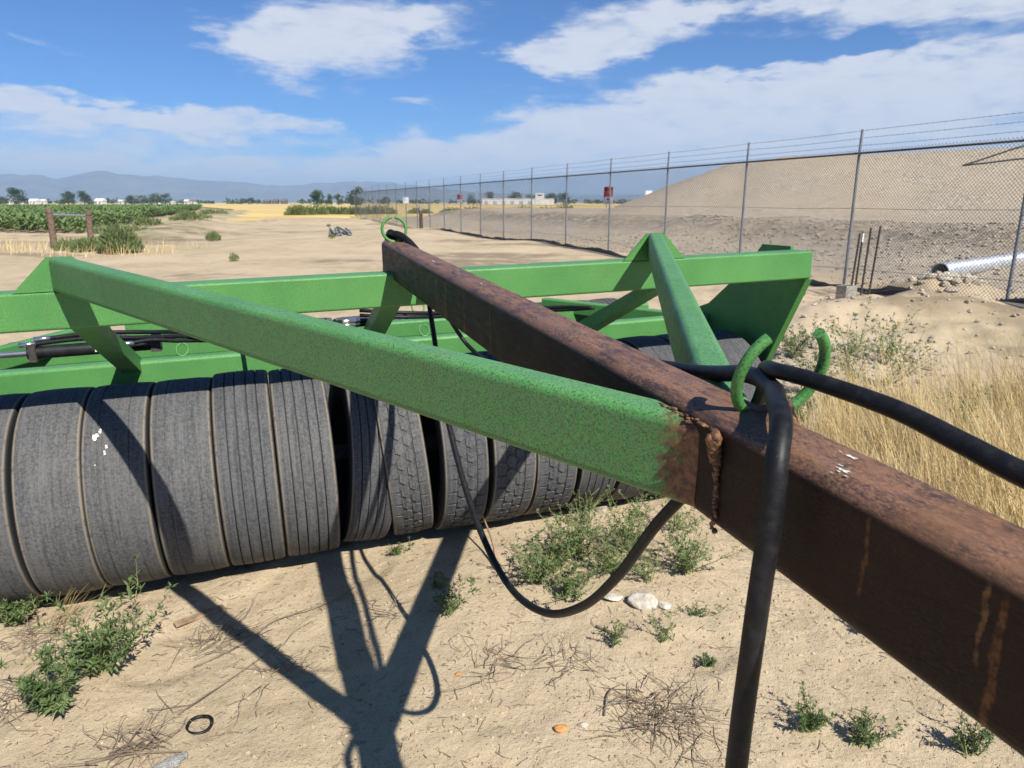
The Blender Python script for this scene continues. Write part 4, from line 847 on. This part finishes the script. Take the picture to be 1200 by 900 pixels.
        for k in range(7): a = rn.uniform(0, 6.28); s.tube([(0, 0, -.05), (math.cos(a) * w * .3, math.sin(a) * w * .3, h * .6)], .012, 4, False)
        s.build('stems', 'weed_stem', t); f.build('foliage', mat, t)
    shrub(-14.1, 26.2, 1.35, .92, 'rounded grey green shrub right of the wooden posts', 1, 1900, l=.2)
    shrub(-15.5, 26.8, 1.3, .38, 'low ragged shrub between the posts and the round shrub', 2, 900, l=.2)
    shrub(-16.7, 27.4, 1.0, .35, 'low shrub at the foot of the wooden posts', 3, 600)
    shrub(-13.9, 34.0, .6, .35, 'small shrub on the sand beyond the round shrub', 4, 600)
    shrub(-18.6, 25.8, .5, .35, 'tiny dark shrub at the left edge of the sand', 5, 350)
    rn = random.Random(77); names = ['first', 'second', 'third', 'fourth', 'fifth', 'sixth', 'seventh', 'eighth', 'ninth']
    for k in range(9):
        x = -27 + k * 1.15 + rn.uniform(-.5, .5); shrub(x, 92 + .9 * k + rn.uniform(-2, 2), rn.uniform(2.2, 3.6), rn.uniform(.9, 1.6), names[k] + ' shrub from the left in the row before the wheat', 30 + k, 700, l=.42)
    for k in range(7):
        x = -12.5 + 3.4 * k + rn.uniform(-.8, .8); shrub(x, 105 + .8 * k, rn.uniform(2.5, 4), rn.uniform(.9, 1.5), names[k] + ' shrub from the left in the row seen through the fence', 50 + k, 600, l=.42)
    for k in range(4):
        x, y = [(-9.0, 23.5), (-8.5, 34.5), (-11.4, 48), (-14, 56)][k]; shrub(x, y, .3, .2, names[k] + ' little tuft scattered on the sandy track', 70 + k, 120, l=.1)
    # the weedy bank in front of the corn
    for k in range(8):
        y = 40 + 7 * k; x = -17 - .33 * (y - 28) + rn.uniform(-2, 2); shrub(x, y, rn.uniform(1.5, 3), rn.uniform(.35, .7), names[k] + ' low green patch counted away along the bank before the corn', 90 + k, 420, l=.26)
build_weeds()

def dry_grass():
    n = 9000; x = RNG.uniform(1.45, 6.2, n * 2); y = RNG.uniform(2.9, 6.6, n * 2)
    left = 1.55 + .55 * np.clip(y - 3.9, 0, 9); k = (x > left + .25 * vn(x * 3, y * 3)) & (y < 6.35 - .12 * np.abs(x - 3) + .5 * vn(x * 1.5, y * 1.5, 1)) & (vn(x * 1.3, y * 1.3, 2) + .65 > RNG.random(len(x)) * .75)
    x, y = x[k], y[k]; h = RNG.uniform(.22, .58, len(x)) * (.8 + .5 * (vn(x * .9, y * .9, 3) + .4)); h *= np.where(RNG.random(len(x)) < .2, 1.25, 1)
    grass_np('dry_grass', np.stack([x, y, ground_z(x, y) - .01], -1), h, .0055, (.08, .5, 2.6), 'grass_dry', 3, 'tall dry golden grass growing right of the drawbar', 'grass')
    # thin pale straw on the left and by the posts
    m = 700; x = RNG.uniform(-26, -12, m); y = RNG.uniform(24.5, 29, m)
    grass_np('dry_grass', np.stack([x, y, ground_z(x, y)], -1), RNG.uniform(.2, .5, m), .03, (.05, .4, 1), 'grass_dry', 2, 'pale straw around the wooden posts on the left', 'grass')
    m = 40; x = RNG.normal(-2.02, .06, m); y = RNG.normal(2.86, .05, m)
    grass_np('dry_grass', np.stack([x, y, ground_z(x, y)], -1), RNG.uniform(.12, .26, m), .004, (.3, .6, 0.2), 'grass_dry', 3, 'wisp of straw lying against the leftmost tyre', 'grass')
dry_grass()

# ------------------------------------------------------------------ litter on the near sand
def litter():
    rn = random.Random(17)
    def r_(name, x, y, s, seed, mat, label, flat=.6, n=1):
        m = MB()
        for k in range(n): rock_mesh(m, (rn.gauss(0, s * .6) if n > 1 else 0, rn.gauss(0, s * .35) if n > 1 else 0, s * .2), s * rn.uniform(.7, 1), s * rn.uniform(.5, .8), s * flat * rn.uniform(.7, 1), seed + k, 2)
        o = m.build(name, mat); o.location = (x, y, gz(x, y)); return tag(o, label, 'stone')
    r_('stone', .595, 2.885, .085, 3, 'rock_white', 'chunky white rock lying below the hose loop', .6)
    r_('stone', .68, 2.87, .045, 8, 'rock_white', 'smaller white rock right of the chunky one', .5)
    r_('stone', .46, 2.93, .06, 14, 'rock_white', 'flat white rock left of the chunky one by the hose', .25)
    r_('stone', .17, 2.115, .032, 22, 'rock_orange', 'larger orange stone on the near sand', .6)
    r_('stone', -.21, 2.43, .018, 25, 'rock_orange', 'small orange stone right of the drawbar shadow', .7)
    r_('stone', .25, 2.13, .024, 26, 'rock_pale', 'pale grey stone next to the larger orange stone', .7)
    r_('stone', .53, 3.9, .06, 27, 'rock_pale', 'pale stone at the foot of the right hand tyres', .4)
    # rubber ring
    x, y = -1.12, 2.19; pts = [(math.cos(a) * .042, math.sin(a) * .042, .007 + .002 * math.sin(3 * a)) for a in np.linspace(0, 2 * math.pi, 33)]
    o = MB().tube(pts, .0062, 8).build('rubber_ring', 'hose', None, True); o.location = (x, y, gz(x, y)); o.rotation_euler = (.1, 0, 0); tag(o, 'small black rubber ring lying on the sand', 'ring')
    # crushed clear bottle
    b = thing('plastic_bottle', (-1.13, 1.975, gz(-1.13, 1.975) + .02), 'crushed clear plastic bottle at the bottom left', 'bottle', None, .9); b.scale = (.75, .75, .75)
    MB().tube([(-.08, 0, 0), (-.07, 0, 0), (-.02, .004, .003), (.02, 0, .0), (.04, 0, 0), (.055, 0, 0), (.07, 0, 0)], [.018, .029, .027, .030, .026, .014, .012], 10).build('body', 'clear_plastic', b, True)
    MB().tube([(.068, 0, 0), (.085, 0, 0)], .014, 10).build('neck', 'clear_plastic', b, True)
    # weathered board and long sticks
    o = MB().box((0, 0, 0), (.22, .035, .012)).build('board', 'drift_wood'); o.location = (-1.43, 2.92, gz(-1.43, 2.92) + .008); o.rotation_euler = (0, 0, .75); tag(o, 'short weathered board on the sand before the tyres', 'board')
    def stick(pts, r, label, mat='twig'):
        pts = spline([(x, y, gz(x, y) + z) for x, y, z in pts], 8); o = MB().tube([tuple(p) for p in pts], [r * (1 - .6 * i / len(pts)) for i in range(len(pts))], 5).build('stick', mat, None, True); tag(o, label, 'stick', 'dry sticks on the sand')
    stick([(-1.42, 2.0, .008), (-1.28, 2.04, .012), (-1.12, 2.05, .008)], .006, 'straight stick beside the plastic bottle')
    stick([(-1.30, 2.55, .006), (-1.13, 2.68, .01), (-1.06, 2.86, .01), (-.84, 2.98, .008), (-.76, 3.12, .006)], .004, 'long thin curved twig crossing the brace shadow')
    stick([(-1.22, 2.24, .006), (-1.1, 2.44, .012), (-.98, 2.68, .008)], .0035, 'thin twig rising from the rubber ring')
    stick([(-.07, 3.24, .03), (-.10, 3.36, .1), (-.16, 3.5, .19)], .009, 'thick stick leaning on the tyres in the middle gap', 'drift_wood')
    stick([(.36, 2.72, .01), (.42, 2.66, .016), (.49, 2.63, .01)], .005, 'dark bent twig below the hose loop')
    stick([(.33, 2.18, .01), (.36, 2.3, .014), (.42, 2.35, .01)], .004, 'short twig beside the pale grey stone')
    # tangles of dead twigs
    def tangle(x, y, n, rad, label, seed, h=.06):
        q = random.Random(seed); m = MB()
        for k in range(n):
            a = q.uniform(0, 6.28); p = Vector((q.gauss(0, rad * .35), q.gauss(0, rad * .35), q.uniform(.002, h * .4))); pts = []; d = Vector((math.cos(a), math.sin(a), q.uniform(-.1, .45)))
            for i in range(6):
                pts.append(Vector((p.x, p.y, max(p.z, .003)))); d = (d + Vector((q.gauss(0, .3), q.gauss(0, .3), q.gauss(-.08, .18)))).normalized(); p = p + d * rad * q.uniform(.1, .3)
            m.tube(pts, [.0017, .0015, .0013, .0011, .0009, .0006], 4, False)
        o = m.build('dead_twigs', 'twig'); o.location = (x, y, gz(x, y)); tag(o, label, 'twigs', 'tangles of dead twigs')
    tangle(.54, 2.18, 95, .2, 'largest tangle of dead twigs left of the hanging hose', 1)
    tangle(-.06, 2.50, 26, .17, 'loose dead twigs right of the small orange stone', 2)
    tangle(.22, 2.52, 24, .16, 'dead twigs above the larger orange stone', 3)
    tangle(-1.25, 2.72, 45, .17, 'dead twigs by the short weathered board', 4)
    tangle(-.95, 2.48, 22, .17, 'sparse dead twigs between the ring and the brace shadow', 5)
    tangle(-1.30, 2.06, 55, .17, 'dead twigs around the straight stick at the lower left', 6)
    tangle(-1.85, 2.35, 40, .2, 'dead twigs at the left edge of the sand', 7)
    tangle(-2.05, 2.72, 40, .15, 'dead brown stems at the foot of the leftmost tyre', 8, .2)
    tangle(-.55, 2.85, 18, .13, 'few dead twigs between the two shadow stripes', 9)
    tangle(5.7, 12.2, 60, .55, 'dry brush lying in front of the concrete block', 10, .3)
    # pebbles, crumbs and straw: nobody could count these
    V = []; F = []; n = 8000; rr = RNG.uniform(1.9, 4.4, n) ** 1.0; aa = RNG.uniform(R(-42), R(42), n); xs = rr * np.sin(aa) * 1.15; ys = rr * np.cos(aa) + .05
    zs = ground_z(xs, ys); m = MB(); rn2 = random.Random(1)
    base = []
    for k in range(6):
        t = MB(); rock_mesh(t, (0, 0, 0), 1, .8, .6, 200 + k, 0); base.append(t)
    for i in range(n):
        s = .002 + .010 * rn2.random() ** 5; b = base[i % 6]; a = rn2.uniform(0, 6.28); ca, sa = math.cos(a) * s, math.sin(a) * s
        m.add([(xs[i] + v[0] * ca - v[1] * sa, ys[i] + v[0] * sa + v[1] * ca, zs[i] + v[2] * s + s * .15) for v in b.v], b.f)
    tag(m.build('pebbles', 'pebble'), 'pebbles and crumbs of earth strewn over the near sand', 'pebbles', kind='stuff')
    m = MB()
    for i in range(2200):
        r = rn2.uniform(1.9, 4.2); a = rn2.uniform(R(-42), R(42)); x, y = r * math.sin(a), r * math.cos(a); d = rn2.uniform(0, 6.28); l = .01 + .06 * rn2.random() ** 2.5
        p = []; z0 = gz(x, y)
        for k in range(4): xx = x + math.cos(d) * l * (k / 3 - .5); yy = y + math.sin(d) * l * (k / 3 - .5); d += rn2.gauss(0, .2); p.append((xx, yy, z0 + .003 + rn2.random() * .003))
        m.tube(p, .0009 + .0006 * rn2.random(), 3, False)
    tag(m.build('plant_litter', 'twig'), 'bits of straw and fine twig strewn over the near sand', 'litter', kind='stuff')
    # stones of the heap behind the hooks and gravel scattered on the bank
    m = MB()
    for i in range(900):
        x, y = (rn2.gauss(3.35, .65), rn2.gauss(7.7, .75)) if i % 3 else (rn2.uniform(3.5, 9), rn2.uniform(8, 13)); s = .015 + .05 * rn2.random() ** 3; b = base[i % 6]; a = rn2.uniform(0, 6.28); ca, sa = math.cos(a) * s, math.sin(a) * s; z = gz(x, y)
        m.add([(x + v[0] * ca - v[1] * sa, y + v[0] * sa + v[1] * ca, z + v[2] * s + s * .25) for v in b.v], b.f)
    st_ = np.array([(rn2.uniform(-8, 26), max(.4, rn2.uniform(.4, 13.5) if i % 3 else rn2.gauss(9.5, 1.8))) for i in range(7000)]); PP = F0 + FA * st_[:, :1] + FN * st_[:, 1:]; ZZ = ground_z(PP[:, 0], PP[:, 1])
    for i in range(7000):
        p = PP[i]; s = .025 + .085 * rn2.random() ** 3.5; b = base[i % 6]; a = rn2.uniform(0, 6.28); ca, sa = math.cos(a) * s, math.sin(a) * s; z = ZZ[i]
        m.add([(p[0] + v[0] * ca - v[1] * sa, p[1] + v[0] * sa + v[1] * ca, z + v[2] * s + s * .2) for v in b.v], b.f)
    tag(m.build('gravel', 'rock_pale'), 'loose gravel and small stones on the bank and heap', 'gravel', kind='stuff')
litter()

# ------------------------------------------------------------------ horizon: trees and buildings
def bearing(px, D): return ((px - 600) / 866 * D, D)
def tree(px, D, wpx, hpx, label, seed, n=520):
    rn = random.Random(seed); x, y = bearing(px, D); w = wpx / 866 * D; h = hpx / 866 * D; t = thing('tree', (x, y, 0), label, 'tree', 'trees on the horizon')
    tr = MB(); tr.tube([(0, 0, -.3), (0, 0, h * .25), (rn.uniform(-.2, .2), 0, h * .6)], [h * .03, h * .024, h * .008], 6)
    for k in range(5): a = rn.uniform(0, 6.28); tr.tube([(0, 0, h * .25), (math.cos(a) * w * .3, math.sin(a) * w * .3, h * rn.uniform(.5, .75))], [h * .014, h * .004], 4, False)
    tr.build('trunk', 'bark', t, True); f = MB(); cl = []
    for k in range(20):
        a = rn.uniform(0, 6.28); r = rn.random() ** .5 * .36 * w; z = rn.uniform(.10, .86); r *= 1.15 - .7 * max(0, z - .5) * 2; cl.append((Vector((math.cos(a) * r, math.sin(a) * r, z * h)), rn.uniform(.15, .25)))
    for c, s in cl:
        for k in range(n // 13 * 2):
            d = Vector((rn.gauss(0, 1), rn.gauss(0, 1), rn.gauss(0, 1))).normalized() * rn.random() ** .4; p = c + Vector((d.x * s * w, d.y * s * w, d.z * s * h * .8)); l = h * .075 * rn.uniform(.6, 1.3)
            f.leaf(p, (rn.gauss(0, 1), rn.gauss(0, 1), rn.gauss(0, .6)), (rn.gauss(0, 1), rn.gauss(0, 1), rn.gauss(0, 1)), l, l * .7)
    f.build('crown', 'tree_leaf', t)
def horizon():
    T = [(3, 520, 12, 10, 'small tree cut by the left edge on the horizon'), (19, 480, 26, 20, 'large dark tree at the far left of the horizon'), (80, 560, 18, 17, 'left one of a pair of grey green trees behind the corn'), (99, 560, 18, 16, 'right one of a pair of grey green trees behind the corn'), (105, 540, 13, 8, 'low dark bush right of the pair of trees'),
         (154, 600, 15, 11, 'leftmost tree of the clump behind the corn'), (168, 600, 17, 12, 'second tree of the clump behind the corn'), (181, 600, 17, 13, 'third tree of the clump behind the corn'), (194, 600, 18, 13, 'rightmost tree of the clump behind the corn'),
         (284, 620, 13, 8, 'left half of the dark round clump above the wheat'), (295, 620, 13, 9, 'right half of the dark round clump above the wheat'), (372, 420, 17, 19, 'tall loose tree left of the far fence end'), (386, 440, 11, 14, 'thin grey tree right of the tall loose tree'), (398, 440, 13, 14, 'grey tree between the thin one and the dark one'), (418, 400, 25, 22, 'dark round tree at the far end of the fence'),
         (450, 520, 16, 10, 'tree low behind the far fence, left'), (553, 560, 13, 13, 'tree above the white building roof, left end'), (574, 560, 14, 15, 'taller tree above the white building, left end'), (604, 520, 17, 15, 'tree behind the middle of the white building'), (622, 520, 14, 13, 'tree left of the white tower block'), (646, 520, 18, 15, 'tree right of the white tower block'), (660, 520, 16, 14, 'last tree at the right of the white building'),
         (700, 620, 10, 6, 'small bush left of the warning sign'), (728, 620, 22, 6, 'low flat tree right of the warning sign'), (760, 620, 20, 6, 'low tree behind the square white plate'), (785, 600, 18, 8, 'low tree at the foot of the gravel mound')]
    for k, (px, D, w, h, lb) in enumerate(T): tree(px, D, w, h, lb, 300 + k, 520 if w > 14 else 330)
    def house(px, D, w, d, h, roofh, label, wall='house_wall', roof='house_roof', rz=0.):
        x, y = bearing(px, D); t = thing('house', (x, y, 0), label, 'building', None, rz); t.scale = (.8, .8, .8)
        MB().box((0, 0, h / 2), (w, d, h)).build('wall', wall, t)
        MB().plate([(-d / 2 - .4, h), (d / 2 + .4, h), (0, h + roofh)], 0, -w / 2 - .4, w / 2 + .4).build('roof', roof, t)
        k = max(2, int(w / 4))
        for i in range(k):
            MB().box((-w / 2 + (i + .5) * w / k, -d / 2 - .03, h * .55), (1.2, .06, 1.2)).build('window', 'window_glass', t)
        MB().box((w * .12, -d / 2 - .03, 1.0), (1.0, .06, 2.0)).build('door', 'roof_dark', t)
    house(19, 560, 9, 8, 3.2, 1.6, 'low white house under the large dark tree at the far left'); house(41, 620, 8, 8, 3.4, 2.4, 'white gabled house right of the large dark tree'); house(51, 640, 5, 6, 3.4, 2, 'tiny white shed next to the gabled house')
    house(118, 600, 8, 9, 3.4, 2.6, 'bright white shed between the tree pair and the clump'); house(142, 640, 4, 5, 3.4, 1.4, 'tiny white hut left of the tree clump'); house(171, 640, 9, 8, 2.6, 1.0, 'low pale roof at the foot of the tree clump', roof='roof_dark')
    house(194, 620, 18, 9, 2.2, 1.0, 'long low pale building right of the tree clump'); house(219, 640, 4, 5, 3.6, 1.4, 'small white building alone on the horizon'); house(226, 660, 7, 6, 3, 2, 'dark roofed house right of the small white building', roof='roof_dark')
    house(313, 660, 7, 8, 3.2, 2, 'left dark roofed house above the wheat', roof='roof_dark', wall='roof_dark'); house(323, 660, 6, 8, 3.6, 2.6, 'middle dark roofed house above the wheat', roof='roof_dark', wall='roof_dark'); house(333, 660, 6, 8, 3.6, 2.4, 'right dark roofed house above the wheat', roof='roof_dark', wall='roof_dark')
    x, y = bearing(607, 520); t = thing('warehouse', (x, y, 0), 'long white warehouse with a square tower block behind the fence', 'building'); t.scale = (1, 1, .78)
    MB().box((0, 0, 2.6), (50, 16, 5.2)).build('wall', 'house_wall', t); MB().box((0, 0, 5.35), (50.6, 16.6, .3)).build('roof', 'house_roof', t); m = MB().box((15, -6, 5), (6, 5, 10)); m.build('tower', 'house_wall', t); MB().box((15, -8.55, 8.2), (3.2, .1, .8)).build('window', 'window_glass', t)
    for k in range(7): MB().box((-22 + 6 * k, -8.06, 1.6), (2.4, .12, 3.2)).build('door', 'grey_sign', t)
    # a far belt of low trees that reads as one dark line
    m = MB(); rn = random.Random(8)
    for k in range(5200):
        az = rn.uniform(-44, 40); D = rn.uniform(760, 1300); x, y = D * math.sin(R(az)), D * math.cos(R(az)); hh = 2.5 + 3.2 * max(0, float(vn(az * .9, 2., 1)) + .3); z = rn.random() ** 1.3 * hh
        if vn(az * 2.2, 5., 2) < -.12: continue
        m.leaf((x, y, z), (rn.gauss(0, 1), rn.gauss(0, 1), rn.gauss(0, .7)), (rn.gauss(0, 1), rn.gauss(0, 1), 1), 3.6, 2.8)
    tag(m.build('tree_belt', 'tree_leaf'), 'far belt of low trees along the foot of the mountains', 'trees', kind='stuff')
horizon()

# ------------------------------------------------------------------ haze
def haze():
    m = MB().box((0, 500, 148), (19600, 19600, 306)); o = m.build('haze', 'wire'); o.data.materials.clear()
    mt = bpy.data.materials.new('haze'); mt.use_nodes = True; nt = mt.node_tree; nt.nodes.clear()
    v = nt.nodes.new('ShaderNodeVolumePrincipled'); v.inputs['Color'].default_value = (.50, .73, 1, 1); v.inputs['Density'].default_value = HAZE; v.inputs['Anisotropy'].default_value = 0.0
    q = nt.nodes.new('ShaderNodeOutputMaterial'); nt.links.new(v.outputs[0], q.inputs['Volume']); o.data.materials.append(mt)
    o['kind'] = 'stuff'; o['label'] = 'pale blue summer haze over the plain'; o['category'] = 'haze'
HAZE = 1.7e-4
haze()
